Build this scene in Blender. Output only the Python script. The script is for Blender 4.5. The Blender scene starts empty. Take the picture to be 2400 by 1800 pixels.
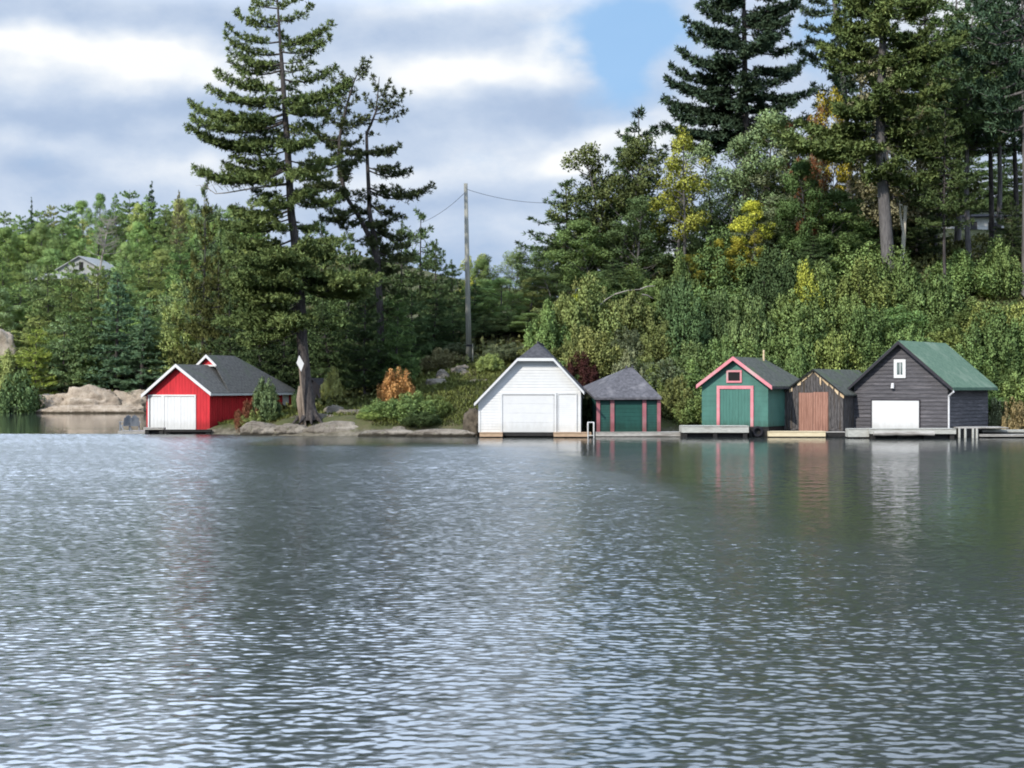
import bpy, bmesh, math, random
import numpy as np
from mathutils import Vector, Matrix, noise as mnoise

S = bpy.context.scene
COL = S.collection
F = 3806.0          # focal length in photo pixels (2400 wide)
HY = 905.0          # horizon row in the photo
EYE = 3.0

# ------------------------------------------------------------------ camera
cam_d = bpy.data.cameras.new('camera'); cam = bpy.data.objects.new('camera', cam_d); COL.objects.link(cam)
cam.location = (0, 0, EYE); cam.rotation_euler = (math.radians(90), 0, 0)
cam_d.sensor_width = 36.0; cam_d.lens = 36.0 * F / 2400.0
cam_d.shift_y = 5.0 / 2400.0
cam_d.clip_start = 0.1; cam_d.clip_end = 6000
S.camera = cam
S.view_settings.view_transform = 'Standard'; S.view_settings.look = 'None'
S.view_settings.exposure = 0.15; S.view_settings.gamma = 1.0
S.cycles.use_denoising = True
S.cycles.max_bounces = 6; S.cycles.diffuse_bounces = 3; S.cycles.glossy_bounces = 3
S.cycles.transmission_bounces = 4; S.cycles.transparent_max_bounces = 4
S.cycles.caustics_reflective = False; S.cycles.caustics_refractive = False
S.cycles.filter_width = 1.9

# ------------------------------------------------------------------ sun
SUN = Vector((-0.50, -0.66, 0.56)).normalized()
ld = bpy.data.lights.new('sun', 'SUN'); ld.energy = 3.8; ld.angle = math.radians(0.6); ld.color = (1.0, 0.93, 0.82)
lo = bpy.data.objects.new('sun', ld); COL.objects.link(lo)
lo.rotation_euler = (-SUN).to_track_quat('-Z', 'Y').to_euler(); lo.location = (-60, -40, 80)

# ------------------------------------------------------------------ node helper
class NT:
    def __init__(s, tree): s.t = tree; s.t.nodes.clear()
    def n(s, typ, **kw):
        nd = s.t.nodes.new(typ)
        for k, v in kw.items():
            if k == 'ins':
                for kk, vv in v.items(): s.put(nd, kk, vv)
            else: setattr(nd, k, v)
        return nd
    def put(s, nd, key, v):
        sock = nd.inputs[key]
        if isinstance(v, bpy.types.NodeSocket): s.t.links.new(v, sock)
        elif isinstance(v, bpy.types.Node): s.t.links.new(v.outputs[0], sock)
        else: sock.default_value = v
    def m(s, op, a, b=0.0, c=None, clamp=False):
        nd = s.n('ShaderNodeMath', operation=op, use_clamp=clamp)
        s.put(nd, 0, a); s.put(nd, 1, b)
        if c is not None: s.put(nd, 2, c)
        return nd.outputs[0]
    def v(s, op, a, b=(0, 0, 0)):
        nd = s.n('ShaderNodeVectorMath', operation=op); s.put(nd, 0, a); s.put(nd, 1, b)
        return nd.outputs[0]
    def mix(s, f, a, b, blend='MIX'):
        nd = s.n('ShaderNodeMix', data_type='RGBA', blend_type=blend)
        s.put(nd, 0, f); s.put(nd, 6, a); s.put(nd, 7, b)
        return nd.outputs[2]
    def ramp(s, f, stops):
        nd = s.n('ShaderNodeValToRGB'); s.put(nd, 0, f)
        e = nd.color_ramp.elements
        while len(e) < len(stops): e.new(0.5)
        for el, (p, c) in zip(e, stops): el.position = p; el.color = c if len(c) == 4 else (*c, 1)
        return nd.outputs[0]
    def noise(s, vec, scale, detail=3.0, rough=0.55, out=0, dist=0.0):
        nd = s.n('ShaderNodeTexNoise'); s.put(nd, 'Vector', vec)
        nd.inputs['Scale'].default_value = scale; nd.inputs['Detail'].default_value = detail
        nd.inputs['Roughness'].default_value = rough; nd.inputs['Distortion'].default_value = dist
        return nd.outputs[out]
    def rng(s, x, a, b, c, d):
        nd = s.n('ShaderNodeMapRange'); s.put(nd, 0, x)
        for i, q in enumerate((a, b, c, d)): s.put(nd, i + 1, q)
        return nd.outputs[0]
    def smooth(s, x, a, b):
        nd = s.n('ShaderNodeMapRange', interpolation_type='SMOOTHSTEP'); s.put(nd, 0, x)
        s.put(nd, 1, a); s.put(nd, 2, b); s.put(nd, 3, 0.0); s.put(nd, 4, 1.0)
        return nd.outputs[0]

# ------------------------------------------------------------------ sky: daylight sky behind layered cloud
W = bpy.data.worlds.new('World'); S.world = W; W.use_nodes = True
w = NT(W.node_tree)
sky = w.n('ShaderNodeTexSky', sky_type='NISHITA', sun_disc=False)
sky.sun_elevation = math.asin(SUN.z); sky.sun_rotation = math.atan2(SUN.x, SUN.y)
tc = w.n('ShaderNodeTexCoord'); D = tc.outputs['Generated']
sx = w.n('ShaderNodeSeparateXYZ', ins={0: D})
az0 = w.m('ARCTAN2', sx.outputs[0], sx.outputs[1])
el0 = w.m('ARCSINE', sx.outputs[2])
stretch = w.v('MULTIPLY', D, (1.0, 1.0, 1.7))
warp = w.noise(stretch, 9.0, 4.0, 0.55, out=1)
ws = w.n('ShaderNodeSeparateColor', ins={0: warp})
az = w.m('ADD', az0, w.m('MULTIPLY', w.m('SUBTRACT', ws.outputs[0], 0.5), 0.085))
el = w.m('ADD', el0, w.m('MULTIPLY', w.m('SUBTRACT', ws.outputs[1], 0.5), 0.045))
def gauss(px, py, rx, ry):
    a = math.atan((px - 1200) / F); e = math.atan((HY - py) / F)
    u = w.m('MULTIPLY', w.m('SUBTRACT', az, a), F / rx); v = w.m('MULTIPLY', w.m('SUBTRACT', el, e), F / ry)
    r = w.m('ADD', w.m('MULTIPLY', u, u), w.m('MULTIPLY', v, v))
    return w.m('EXPONENT', w.m('MULTIPLY', r, -1.0))
def total(lst):
    acc = None
    for (px, py, rx, ry, k) in lst:
        g = w.m('MULTIPLY', gauss(px, py, rx, ry), k)
        acc = g if acc is None else w.m('ADD', acc, g)
    return acc
bright = total([(110, 160, 150, 55, .55), (360, 185, 130, 60, .75), (30, 130, 60, 40, .35), (520, 205, 140, 45, .40), (980, 190, 180, 45, .50),
                (1180, 180, 130, 40, .42), (1290, 110, 50, 90, .38), (1360, 30, 50, 60, .2), (1350, 350, 90, 50, .6), (1290, 390, 180, 30, .35), (1490, 310, 80, 50, .5),
                (430, 415, 170, 40, .40), (80, 345, 150, 28, .25), (1030, 15, 110, 30, .35), (880, 420, 190, 40, .33), (1580, 600, 300, 70, .4), (1700, 300, 160, 90, .35),
                (1150, 540, 200, 50, .22), (860, 40, 60, 40, .2), (2300, 60, 200, 100, .5), (2200, 500, 200, 120, .4)])
dark = total([(300, 90, 330, 40, .26), (300, 300, 380, 45, .24), (1000, 90, 250, 40, .16), (1330, 250, 190, 45, .24), (1000, 290, 260, 40, .2),
              (1000, 465, 200, 30, .12), (60, 420, 120, 25, .12), (720, 380, 200, 30, .12)])
blue = total([(1430, 60, 130, 75, 1.0), (1455, 165, 75, 85, 1.0), (1420, 130, 80, 70, .6), (1550, 90, 120, 80, .75), (1090, 375, 110, 34, .55), (1290, 70, 60, 40, .1), (1960, 60, 80, 120, .9), (1200, 420, 100, 30, .2),
              (1200, 60, 90, 30, .3), (700, 330, 60, 40, .3)])
fb = w.noise(stretch, 7.5, 7.0, 0.62)
fb2 = w.noise(w.v('MULTIPLY', D, (1.0, 1.0, 3.2)), 2.6, 3.0, 0.5)
lum = w.m('ADD', w.m('SUBTRACT', bright, dark), w.m('ADD', w.m('MULTIPLY', w.m('SUBTRACT', fb, 0.5), 0.75), w.m('MULTIPLY', w.m('SUBTRACT', fb2, 0.5), 0.5)))
fb3 = w.noise(stretch, 21.0, 6.0, 0.6)
lum = w.m('ADD', lum, w.m('MULTIPLY', w.m('SUBTRACT', fb3, 0.5), 0.50))
lum = w.m('ADD', lum, 0.46, clamp=True)
K = 10.0
def kc(r, g, b): return (r * K, g * K, b * K, 1)
cloud = w.ramp(lum, [(0.0, (.335, .440, .625)), (0.30, (.415, .520, .695)), (0.55, (.555, .645, .785)), (0.80, (.74, .795, .87)), (1.0, (.90, .92, .93))])
bank = w.m('MULTIPLY', w.m('EXPONENT', w.m('MULTIPLY', w.m('POWER', w.m('DIVIDE', w.m('ADD', az0, .25), .42), 2.0), -1.0)), w.m('MULTIPLY', w.smooth(el0, .222, .30), w.m('SUBTRACT', 1.0, w.smooth(el0, .42, .80))))   # bright cloud bank added above the frame to lighten the water's reflections
lift = w.m('MULTIPLY', w.m('ADD', w.rng(el0, .23, .40, 1.0, 2.2), w.m('MULTIPLY', bank, 4.6)), K)     # extra brightness put into the unseen upper cloud for water and foliage
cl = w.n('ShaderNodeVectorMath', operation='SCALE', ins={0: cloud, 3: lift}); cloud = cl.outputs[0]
bl = w.m('MULTIPLY', w.smooth(w.m('ADD', blue, w.m('ADD', w.m('MULTIPLY', w.m('SUBTRACT', fb, 0.5), -1.3), w.m('MULTIPLY', w.m('SUBTRACT', fb3, 0.5), -.6))), .08, 1.15), .92)
high = w.m('MULTIPLY', w.smooth(el0, 0.35, 0.9), 0.35)
bl = w.m('MAXIMUM', bl, w.m('MULTIPLY', high, w.smooth(fb2, 0.42, 0.58)))
blue_sky = w.mix(0.72, sky.outputs[0], kc(.30, .55, .90))
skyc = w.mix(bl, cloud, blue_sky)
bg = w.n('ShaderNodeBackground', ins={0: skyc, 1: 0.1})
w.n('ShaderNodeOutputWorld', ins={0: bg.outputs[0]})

# ------------------------------------------------------------------ materials
MATS = {}
def new_mat(name):
    m = bpy.data.materials.new(name); m.use_nodes = True
    return m, NT(m.node_tree)
def finish(t, bsdf):
    t.n('ShaderNodeOutputMaterial', ins={0: bsdf.outputs[0]})
def surf(name, c1, c2, scale=3.0, rough=0.7, stretch=(1, 1, 1), bump=0.0, bscale=12.0, detail=4.0, lo_=0.35, hi_=0.65, spec=0.3, c3=None, s3=0.7, grime=0.0):
    """painted or natural surface: two colours in a procedural noise plus a third in larger stains"""
    if name in MATS: return MATS[name]
    m, t = new_mat(name)
    co = t.n('ShaderNodeTexCoord').outputs['Object']
    v = t.v('MULTIPLY', co, stretch)
    nz = t.noise(v, scale, detail, 0.6)
    c = t.ramp(nz, [(lo_, c1), (hi_, c2)])
    if c3:
        n3 = t.noise(v, s3, 5.0, 0.62)
        c = t.mix(t.smooth(n3, 0.50, 0.68), c, (*c3, 1))
    if grime:
        wz = t.n('ShaderNodeSeparateXYZ', ins={0: t.n('ShaderNodeNewGeometry').outputs['Position']}).outputs[2]
        g = t.m('SUBTRACT', 1.0, t.smooth(t.m('ADD', wz, t.m('MULTIPLY', t.m('SUBTRACT', t.noise(t.v('MULTIPLY', co, (3.0, 3.0, .6)), 1.6, 4.0, .6), .5), .9)), .42, 1.05))
        c = t.mix(t.m('MULTIPLY', g, grime), c, t.mix(1.0, c, (.52, .50, .42, 1), 'MULTIPLY'))
        st = t.smooth(t.noise(t.v('MULTIPLY', co, (5.0, 5.0, .35)), 1.3, 4.0, .6), .56, .74)
        c = t.mix(t.m('MULTIPLY', st, .22 * grime), c, t.mix(1.0, c, (.60, .60, .58, 1), 'MULTIPLY'))
    b = t.n('ShaderNodeBsdfPrincipled', ins={'Base Color': c, 'Roughness': rough, 'Specular IOR Level': spec})
    if bump:
        bn = t.n('ShaderNodeBump', ins={'Strength': 1.0, 'Distance': bump, 'Height': t.noise(v, bscale, 5.0, 0.6)})
        t.put(b, 'Normal', bn.outputs[0])
    finish(t, b); MATS[name] = m
    return m
def paint(name, c, var=0.12, scale=2.0, rough=0.55, stretch=(1, 1, 1), c3=None, grime=.75):
    a = tuple(x * (1 - var) for x in c); b = tuple(min(1, x * (1 + var)) for x in c)
    return surf(name, a, b, scale, rough, stretch, bump=0.004, bscale=14, c3=c3, grime=grime)

M_white = paint('white_paint', (.67, .68, .685), .04, grime=.3)
M_whitedoor = paint('white_door_paint', (.66, .67, .68), .03, grime=.3)
M_red = paint('red_paint', (.53, .024, .034), .16, 1.2, stretch=(3, 3, .5))
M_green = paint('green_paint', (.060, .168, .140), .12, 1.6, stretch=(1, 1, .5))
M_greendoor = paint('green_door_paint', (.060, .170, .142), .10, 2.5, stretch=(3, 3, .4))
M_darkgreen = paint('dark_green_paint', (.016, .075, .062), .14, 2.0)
M_pink = paint('pink_trim_paint', (.66, .235, .275), .10, c3=(.55, .38, .38))
M_fadedpink = paint('faded_pink_paint', (.34, .125, .145), .15, c3=(.30, .19, .19))
M_slate = surf('slate_stain_wood', (.058, .056, .064), (.098, .095, .105), 4.0, .75, (.5, .5, 6), .004, c3=(.150, .142, .155), s3=1.2)
M_slateside = surf('dark_stain_wood', (.022, .021, .028), (.042, .040, .050), 4.0, .75, (.5, .5, 6), .004)
M_blackwood = surf('weathered_black_wood', (.022, .021, .022), (.150, .140, .142), 5.0, .85, (7, 7, .5), .006, c3=(.070, .055, .040), s3=.9)
M_brown = surf('reddish_brown_wood', (.26, .13, .095), (.42, .23, .175), 4.0, .8, (8, 8, .5), .005, c3=(.20, .10, .075), s3=1.0)
M_bare = surf('bare_yellow_wood', (.52, .37, .22), (.72, .58, .40), 5.0, .8, (1, 1, 1), .003)
M_lumber = surf('new_lumber', (.36, .25, .165), (.52, .37, .25), 4.0, .7, (.6, 6, 6), .002)
M_yellowlumber = surf('pale_yellow_lumber', (.62, .52, .34), (.76, .66, .46), 4.0, .75, (.6, 6, 6), .002)
M_greydeck = surf('grey_deck_wood', (.30, .29, .27), (.52, .50, .47), 5.0, .85, (.6, 6, 6), .004, c3=(.22, .20, .18))
M_paledeck = surf('bleached_deck_wood', (.34, .345, .32), (.54, .54, .50), 5.0, .85, (.6, 6, 6), .004, c3=(.30, .29, .26))
M_crib = surf('wet_black_timber', (.010, .010, .011), (.030, .028, .026), 4.0, .6, (1, 1, 4), .01)
M_shingle_g = surf('grey_shingles', (.060, .062, .062), (.125, .125, .120), 6.0, .9, (1, 1, 1), .012, 7, c3=(.085, .10, .075), s3=.6)
M_shingle_d = surf('dark_grey_shingles', (.070, .070, .080), (.130, .128, .145), 5.0, .9, (1, 1, 1), .012, 7, c3=(.19, .185, .20), s3=.8)
M_shingle_b = surf('black_shingles', (.040, .040, .046), (.085, .085, .095), 6.0, .9, (1, 1, 1), .012, 7)
M_shingle_m = surf('mossy_shingles', (.052, .058, .052), (.105, .112, .100), 5.0, .95, (1, 1, 1), .015, 6, c3=(.075, .105, .055), s3=.7)
M_shingle_grn = surf('green_shingles', (.080, .145, .100), (.130, .205, .145), 5.0, .9, (1, 1, 1), .010, 8, c3=(.17, .235, .175), s3=.6)
M_black = surf('black_tar', (.008, .008, .012), (.016, .016, .022), 3.0, .8)
M_dark = surf('dark_opening', (.004, .004, .005), (.008, .008, .008), 2.0, .7)
M_metal = surf('pale_metal', (.62, .62, .64), (.74, .74, .75), 5.0, .35, spec=.5)
M_pole = surf('weathered_pole_wood', (.20, .20, .18), (.33, .33, .29), 3.0, .85, (6, 6, .25), .008, c3=(.16, .165, .145), s3=.4)
M_bark = surf('grey_brown_bark', (.030, .026, .026), (.100, .088, .084), 3.0, .95, (5, 5, .8), .04, 4)
M_barkgrey = surf('grey_bark', (.075, .070, .072), (.170, .160, .158), 3.0, .95, (5, 5, .6), .03, 4)
M_barkpale = surf('pale_dead_wood', (.50, .46, .38), (.72, .68, .58), 3.0, .9, (5, 5, .5), .02, 5)
M_deadgrey = surf('silver_dead_wood', (.22, .20, .18), (.36, .33, .30), 3.0, .9, (4, 4, .5), .02, 5)
M_post = surf('weathered_brown_post', (.17, .13, .10), (.30, .24, .19), 4.0, .85, (6, 6, .5), .004)
M_wire = surf('grey_wire', (.10, .11, .13), (.14, .15, .17), 2.0, .5)
M_chair = surf('grey_blue_plastic', (.20, .23, .27), (.26, .29, .33), 3.0, .5)
M_siding_far = surf('pale_grey_siding', (.26, .27, .27), (.34, .35, .35), 1.0, .8)
M_roof_far = surf('far_grey_shingles', (.22, .23, .24), (.32, .33, .33), 2.0, .9)

def granite(name, a, b, c, lich):
    m, t = new_mat(name)
    co = t.n('ShaderNodeTexCoord').outputs['Object']
    n1 = t.noise(co, 0.9, 7.0, 0.68); n2 = t.noise(co, 3.5, 5.0, 0.6)
    col = t.ramp(n1, [(.30, a), (.52, b), (.70, c)])
    col = t.mix(t.smooth(n2, .55, .70), col, (*lich, 1))
    fr = t.noise(t.v('MULTIPLY', t.v('ADD', co, t.v('MULTIPLY', t.noise(co, .9, 3.0, .5, out=1), (.8, .8, .8))), (.55, .55, 1.5)), .55, 1.5, .4)
    crack = t.smooth(t.m('ABSOLUTE', t.m('SUBTRACT', fr, .5)), -.004, 0.006)
    fr2 = t.noise(t.v('MULTIPLY', co, (1.6, 1.6, .5)), .8, 2.0, .5)
    crack = t.m('MULTIPLY', crack, t.smooth(t.m('ABSOLUTE', t.m('SUBTRACT', fr2, .47)), -.004, 0.008))
    col = t.mix(crack, (a[0] * .75, a[1] * .7, a[2] * .65, 1), col)
    wz = t.n('ShaderNodeSeparateXYZ', ins={0: t.n('ShaderNodeNewGeometry').outputs['Position']}).outputs[2]
    wet = t.smooth(t.m('ADD', wz, t.m('MULTIPLY', t.m('SUBTRACT', n2, .5), .35)), .10, .26)
    col = t.mix(wet, (a[0] * .30, a[1] * .30, a[2] * .26, 1), col)
    bs = t.n('ShaderNodeBsdfPrincipled', ins={'Base Color': col, 'Roughness': .9, 'Specular IOR Level': .2})
    h = t.m('ADD', t.m('MULTIPLY', n1, 1.0), t.m('MULTIPLY', crack, .25))
    bn = t.n('ShaderNodeBump', ins={'Strength': .9, 'Distance': .16, 'Height': h})
    t.put(bs, 'Normal', bn.outputs[0]); finish(t, bs)
    return m
M_granite = granite('grey_granite', (.11, .095, .080), (.22, .195, .165), (.37, .335, .29), (.13, .125, .085))
M_granite_pink = granite('buff_pink_granite', (.20, .16, .125), (.38, .315, .25), (.52, .45, .375), (.24, .21, .155))

def foliage_mat(name='foliage'):
    m, t = new_mat(name)
    oi = t.n('ShaderNodeObjectInfo')
    ti = t.n('ShaderNodeAttribute', attribute_name='tint')
    nr = t.n('ShaderNodeAttribute', attribute_name='nrm')
    vt = t.n('ShaderNodeVectorTransform', vector_type='NORMAL', convert_from='OBJECT', convert_to='WORLD', ins={0: nr.outputs['Vector']})
    val = t.rng(ti.outputs['Fac'], 0, 1, 0.60, 1.5)
    val = t.m('MULTIPLY', val, t.rng(oi.outputs['Random'], 0, 1, 0.88, 1.12))
    hs = t.n('ShaderNodeHueSaturation', ins={'Hue': t.rng(ti.outputs['Fac'], 0, 1, 0.518, 0.490), 'Saturation': 1.0, 'Value': val, 'Fac': 1.0, 'Color': oi.outputs['Color']})
    nn = t.n('ShaderNodeVectorMath', operation='NORMALIZE', ins={0: vt.outputs[0]})
    d = t.n('ShaderNodeBsdfDiffuse', ins={0: hs.outputs[0], 'Normal': nn.outputs[0]})
    tr = t.n('ShaderNodeBsdfTranslucent', ins={0: t.mix(1.0, hs.outputs[0], (.55, .52, .30, 1), 'MULTIPLY'), 'Normal': nn.outputs[0]})
    mx = t.n('ShaderNodeAddShader', ins={0: d.outputs[0], 1: tr.outputs[0]})
    finish(t, mx)
    return m
M_leaf = foliage_mat()

# ------------------------------------------------------------------ naming / tagging
def tag(o, label=None, cat=None, group=None, kind=None):
    if label: o['label'] = label
    if cat: o['category'] = cat
    if group: o['group'] = group
    if kind: o['kind'] = kind
    return o
def empty(name, loc=(0, 0, 0), rz=0.0):
    o = bpy.data.objects.new(name, None); o.empty_display_size = .3
    o.location = loc; o.rotation_euler = (0, 0, rz); COL.objects.link(o)
    return o
def link_mesh(name, me, mat, parent=None):
    o = bpy.data.objects.new(name, me); COL.objects.link(o)
    if mat is not None and len(me.materials) == 0: me.materials.append(mat)
    if parent: o.parent = parent
    return o

# ------------------------------------------------------------------ simple mesh builder
class MB:
    def __init__(s): s.v = []; s.f = []
    def add(s, vs, fs):
        k = len(s.v); s.v += [tuple(p) for p in vs]; s.f += [tuple(i + k for i in f) for f in fs]; return s
    def box(s, x0, x1, y0, y1, z0, z1):
        return s.add([(x0, y0, z0), (x1, y0, z0), (x1, y1, z0), (x0, y1, z0), (x0, y0, z1), (x1, y0, z1), (x1, y1, z1), (x0, y1, z1)],
                     [(0, 3, 2, 1), (4, 5, 6, 7), (0, 1, 5, 4), (1, 2, 6, 5), (2, 3, 7, 6), (3, 0, 4, 7)])
    def prism(s, poly, axis, a, b):
        """extrude a 2-D polygon (x,z) along y from a to b (axis 'y') or (y,z) along x"""
        n = len(poly)
        mk = (lambda p, q: (p[0], q, p[1])) if axis == 'y' else (lambda p, q: (q, p[0], p[1]))
        vs = [mk(p, a) for p in poly] + [mk(p, b) for p in poly]
        fs = [tuple(range(n)), tuple(range(2 * n - 1, n - 1, -1))]
        for i in range(n): fs.append((i, i + n, (i + 1) % n + n, (i + 1) % n))
        return s.add(vs, fs)
    def slab(s, pts, th):
        """sheet polygon pts (3-D, planar) thickened downwards by th"""
        n = len(pts); vs = [tuple(p) for p in pts] + [(p[0], p[1], p[2] - th) for p in pts]
        fs = [tuple(range(n)), tuple(range(2 * n - 1, n - 1, -1))]
        for i in range(n): fs.append((i, i + n, (i + 1) % n + n, (i + 1) % n))
        return s.add(vs, fs)
    def tube(s, pts, rad, sides=8, caps=True):
        P = [Vector(p) for p in pts]; n = len(P)
        if not hasattr(rad, '__len__'): rad = [rad] * n
        vs = []; fs = []
        for i in range(n):
            t = (P[min(i + 1, n - 1)] - P[max(i - 1, 0)]).normalized()
            a = t.cross(Vector((0, 1, 0)) if abs(t.y) < .9 else Vector((1, 0, 0))).normalized(); b = t.cross(a)
            for k in range(sides):
                th = 2 * math.pi * k / sides
                vs.append(P[i] + (a * math.cos(th) + b * math.sin(th)) * rad[i])
        for i in range(n - 1):
            for k in range(sides):
                k2 = (k + 1) % sides
                fs.append((i * sides + k, i * sides + k2, (i + 1) * sides + k2, (i + 1) * sides + k))
        if caps:
            fs.append(tuple(range(sides))); fs.append(tuple((n - 1) * sides + k for k in range(sides - 1, -1, -1)))
        return s.add(vs, fs)
    def build(s, name, mat, parent=None, smooth=False):
        me = bpy.data.meshes.new(name); me.from_pydata(s.v, [], s.f); me.update()
        bm = bmesh.new(); bm.from_mesh(me); bmesh.ops.recalc_face_normals(bm, faces=bm.faces); bm.to_mesh(me); bm.free()
        if smooth: me.polygons.foreach_set('use_smooth', [True] * len(me.polygons))
        return link_mesh(name, me, mat, parent)

def clip_poly(poly, axis, lo, hi):
    """clip 2-D polygon between lo<=coord[axis]<=hi"""
    def half(pl, val, keep_ge):
        out = []
        for i in range(len(pl)):
            p, q = pl[i], pl[(i + 1) % len(pl)]
            ip = (p[axis] >= val) if keep_ge else (p[axis] <= val); iq = (q[axis] >= val) if keep_ge else (q[axis] <= val)
            if ip: out.append(p)
            if ip != iq:
                u = (val - p[axis]) / (q[axis] - p[axis]); out.append((p[0] + u * (q[0] - p[0]), p[1] + u * (q[1] - p[1])))
        return out
    a = half(poly, lo, True)
    return half(a, hi, False) if len(a) > 2 else []

# ------------------------------------------------------------------ pixels to places
def P(px, py, Y): return Vector(((px - 1200) / F * Y, Y, EYE + (HY - py) / F * Y))
def px_of(p): return (1200 + F * p[0] / p[1], HY - F * (p[2] - EYE) / p[1])

# ------------------------------------------------------------------ ground
def vnoise(X, Y, sc, seed=0.0):
    a = X / sc + seed * 1.7; b = Y / sc - seed * .9
    return (np.sin(a * 1.0 + 1.3 * np.sin(b * .7)) + np.sin(b * 1.13 + 1.1 * np.sin(a * .83 + 2)) + .6 * np.sin(a * 2.1 + b * 1.7 + 4) + .5 * np.sin(a * 3.3 - b * 2.9)) / 3.1
def ground_h(X, Y):
    X = np.asarray(X, float); Y = np.asarray(Y, float)
    ys = np.interp(X, [-60, -22, -18, -14, -9, -4, 3, 6, 12, 20, 40, 60, 200], [104, 103, 101.5, 98.6, 97.6, 98.2, 98.6, 99.3, 100.2, 101.5, 103, 99, 95]) + .35 * vnoise(X, Y, 2.2)
    xl = -19.5 - (Y - 104) * .22 + .6 * vnoise(X, Y, 3.0, 3)
    d1 = np.minimum(Y - ys, (X - xl) * .9)
    kk = np.interp(X, [-30, -20, -12, -6, -3, 4, 12, 22, 40, 80], [.06, .07, .13, .26, .34, .40, .50, .58, .60, .55])
    up = np.minimum(np.maximum(d1, 0), 19) * kk + np.maximum(d1 - 19, 0) * .20 * np.clip(kk / .5, .3, 1)
    up = np.minimum(up, 24) + .42 * np.clip(d1 / 1.4, 0, 1) * np.exp(-((X + 12) / 4.2) ** 2)
    h1 = np.where(d1 > 0, .12 + .35 * np.clip(d1, 0, 1) + up + .12 * vnoise(X, Y, 1.7, 5) * np.clip(d1, 0, 1), np.maximum(.12 + d1 * .45, -2.5))
    d2 = Y - (184 + 1.0 * vnoise(X, Y, 9, 7) + .0 * X)
    bump = np.exp(-((X + 52) / 62.0) ** 2)
    up2 = (.9 + .30 * np.minimum(np.maximum(d2, 0), 85)) * (.45 + .55 * bump) + .8 * vnoise(X, Y, 11, 2) * np.clip(d2 / 10, 0, 1)
    h2 = np.where(d2 > 0, .1 + up2, np.maximum(.1 + d2 * .3, -2.5))
    return np.maximum(h1, h2)
def gh(x, y): return float(ground_h(x, y))

def ground_mat():
    m, t = new_mat('forest_floor')
    co = t.n('ShaderNodeTexCoord').outputs['Object']
    n1 = t.noise(co, .55, 6.0, .62); n2 = t.noise(co, 2.6, 5.0, .6)
    col = t.ramp(n1, [(.34, (.045, .052, .024)), (.5, (.080, .088, .038)), (.64, (.110, .100, .055))])
    col = t.mix(t.smooth(n2, .56, .72), col, (.11, .088, .058, 1))
    z = t.n('ShaderNodeSeparateXYZ', ins={0: co}).outputs[2]
    low = t.m('SUBTRACT', 1.0, t.smooth(t.m('ADD', z, t.m('MULTIPLY', n2, .8)), 0.60, 0.95))
    stone = t.ramp(t.noise(co, 1.6, 6.0, .65), [(.35, (.07, .062, .045)), (.55, (.15, .135, .105)), (.7, (.24, .215, .175))])
    col = t.mix(low, col, stone)
    b = t.n('ShaderNodeBsdfPrincipled', ins={'Base Color': col, 'Roughness': .95, 'Specular IOR Level': .1})
    t.put(b, 'Normal', t.n('ShaderNodeBump', ins={'Strength': 1, 'Distance': .12, 'Height': n2}).outputs[0])
    finish(t, b); return m
def make_ground():
    xs = np.concatenate([np.linspace(-1500, -140, 12), np.linspace(-135, -45, 60), np.linspace(-44, 62, 213), np.linspace(64, 140, 40), np.linspace(150, 1500, 14)])
    ys = np.concatenate([np.linspace(-900, 60, 10), np.linspace(70, 92, 8), np.linspace(93, 135, 126), np.linspace(136, 300, 110), np.linspace(310, 1600, 14)])
    XX, YY = np.meshgrid(xs, ys); Z = ground_h(XX, YY)
    nx, ny = len(xs), len(ys)
    vs = np.stack([XX, YY, Z], -1).reshape(-1, 3)
    i = np.arange(nx - 1)[None, :] + nx * np.arange(ny - 1)[:, None]; i = i.ravel()
    fs = np.stack([i, i + 1, i + nx + 1, i + nx], -1)
    me = bpy.data.meshes.new('ground'); me.from_pydata(vs.tolist(), [], fs.tolist()); me.update()
    me.polygons.foreach_set('use_smooth', [True] * len(me.polygons))
    o = link_mesh('ground', me, ground_mat()); o['kind'] = 'structure'
make_ground()

# ------------------------------------------------------------------ lake
def water_mat():
    m, t = new_mat('lake_water')
    pos = t.n('ShaderNodeNewGeometry').outputs['Position']; nrm = t.n('ShaderNodeNewGeometry').outputs['Normal']
    calm = t.n('ShaderNodeAttribute', attribute_name='ripple').outputs['Fac']
    def layer(scale, ax, ay, s, rot=0.0, detail=2.0):
        mp = t.n('ShaderNodeMapping', ins={0: pos}); mp.inputs['Rotation'].default_value = (0, 0, rot); mp.inputs['Scale'].default_value = (ax, ay, 1)
        c = t.noise(mp.outputs[0], scale, detail, .5, out=1)
        return t.v('MULTIPLY', t.v('SUBTRACT', c, (.5, .5, .5)), (s * .8, s, 0))
    sm = t.v('ADD', layer(6.5, .6, 1.0, .22, .22), layer(15.0, .6, 1.0, .24, .1, 1.0))
    sc = t.n('ShaderNodeVectorMath', operation='SCALE', ins={0: sm, 3: t.m('ADD', calm, .02)})
    nv = t.n('ShaderNodeVectorMath', operation='NORMALIZE', ins={0: t.v('ADD', sc.outputs[0], nrm)})
    bs = t.n('ShaderNodeBsdfPrincipled', ins={'Base Color': (.030, .037, .035, 1), 'Roughness': t.rng(calm, .05, .95, .03, t.rng(t.n('ShaderNodeSeparateXYZ', ins={0: pos}).outputs[1], 22, 70, .15, .26)), 'IOR': 1.36, 'Normal': nv.outputs[0]})
    finish(t, bs); return m
def sstep(x, a, b):
    q = np.clip((x - a) / (b - a), 0, 1); return q * q * (3 - 2 * q)
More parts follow.
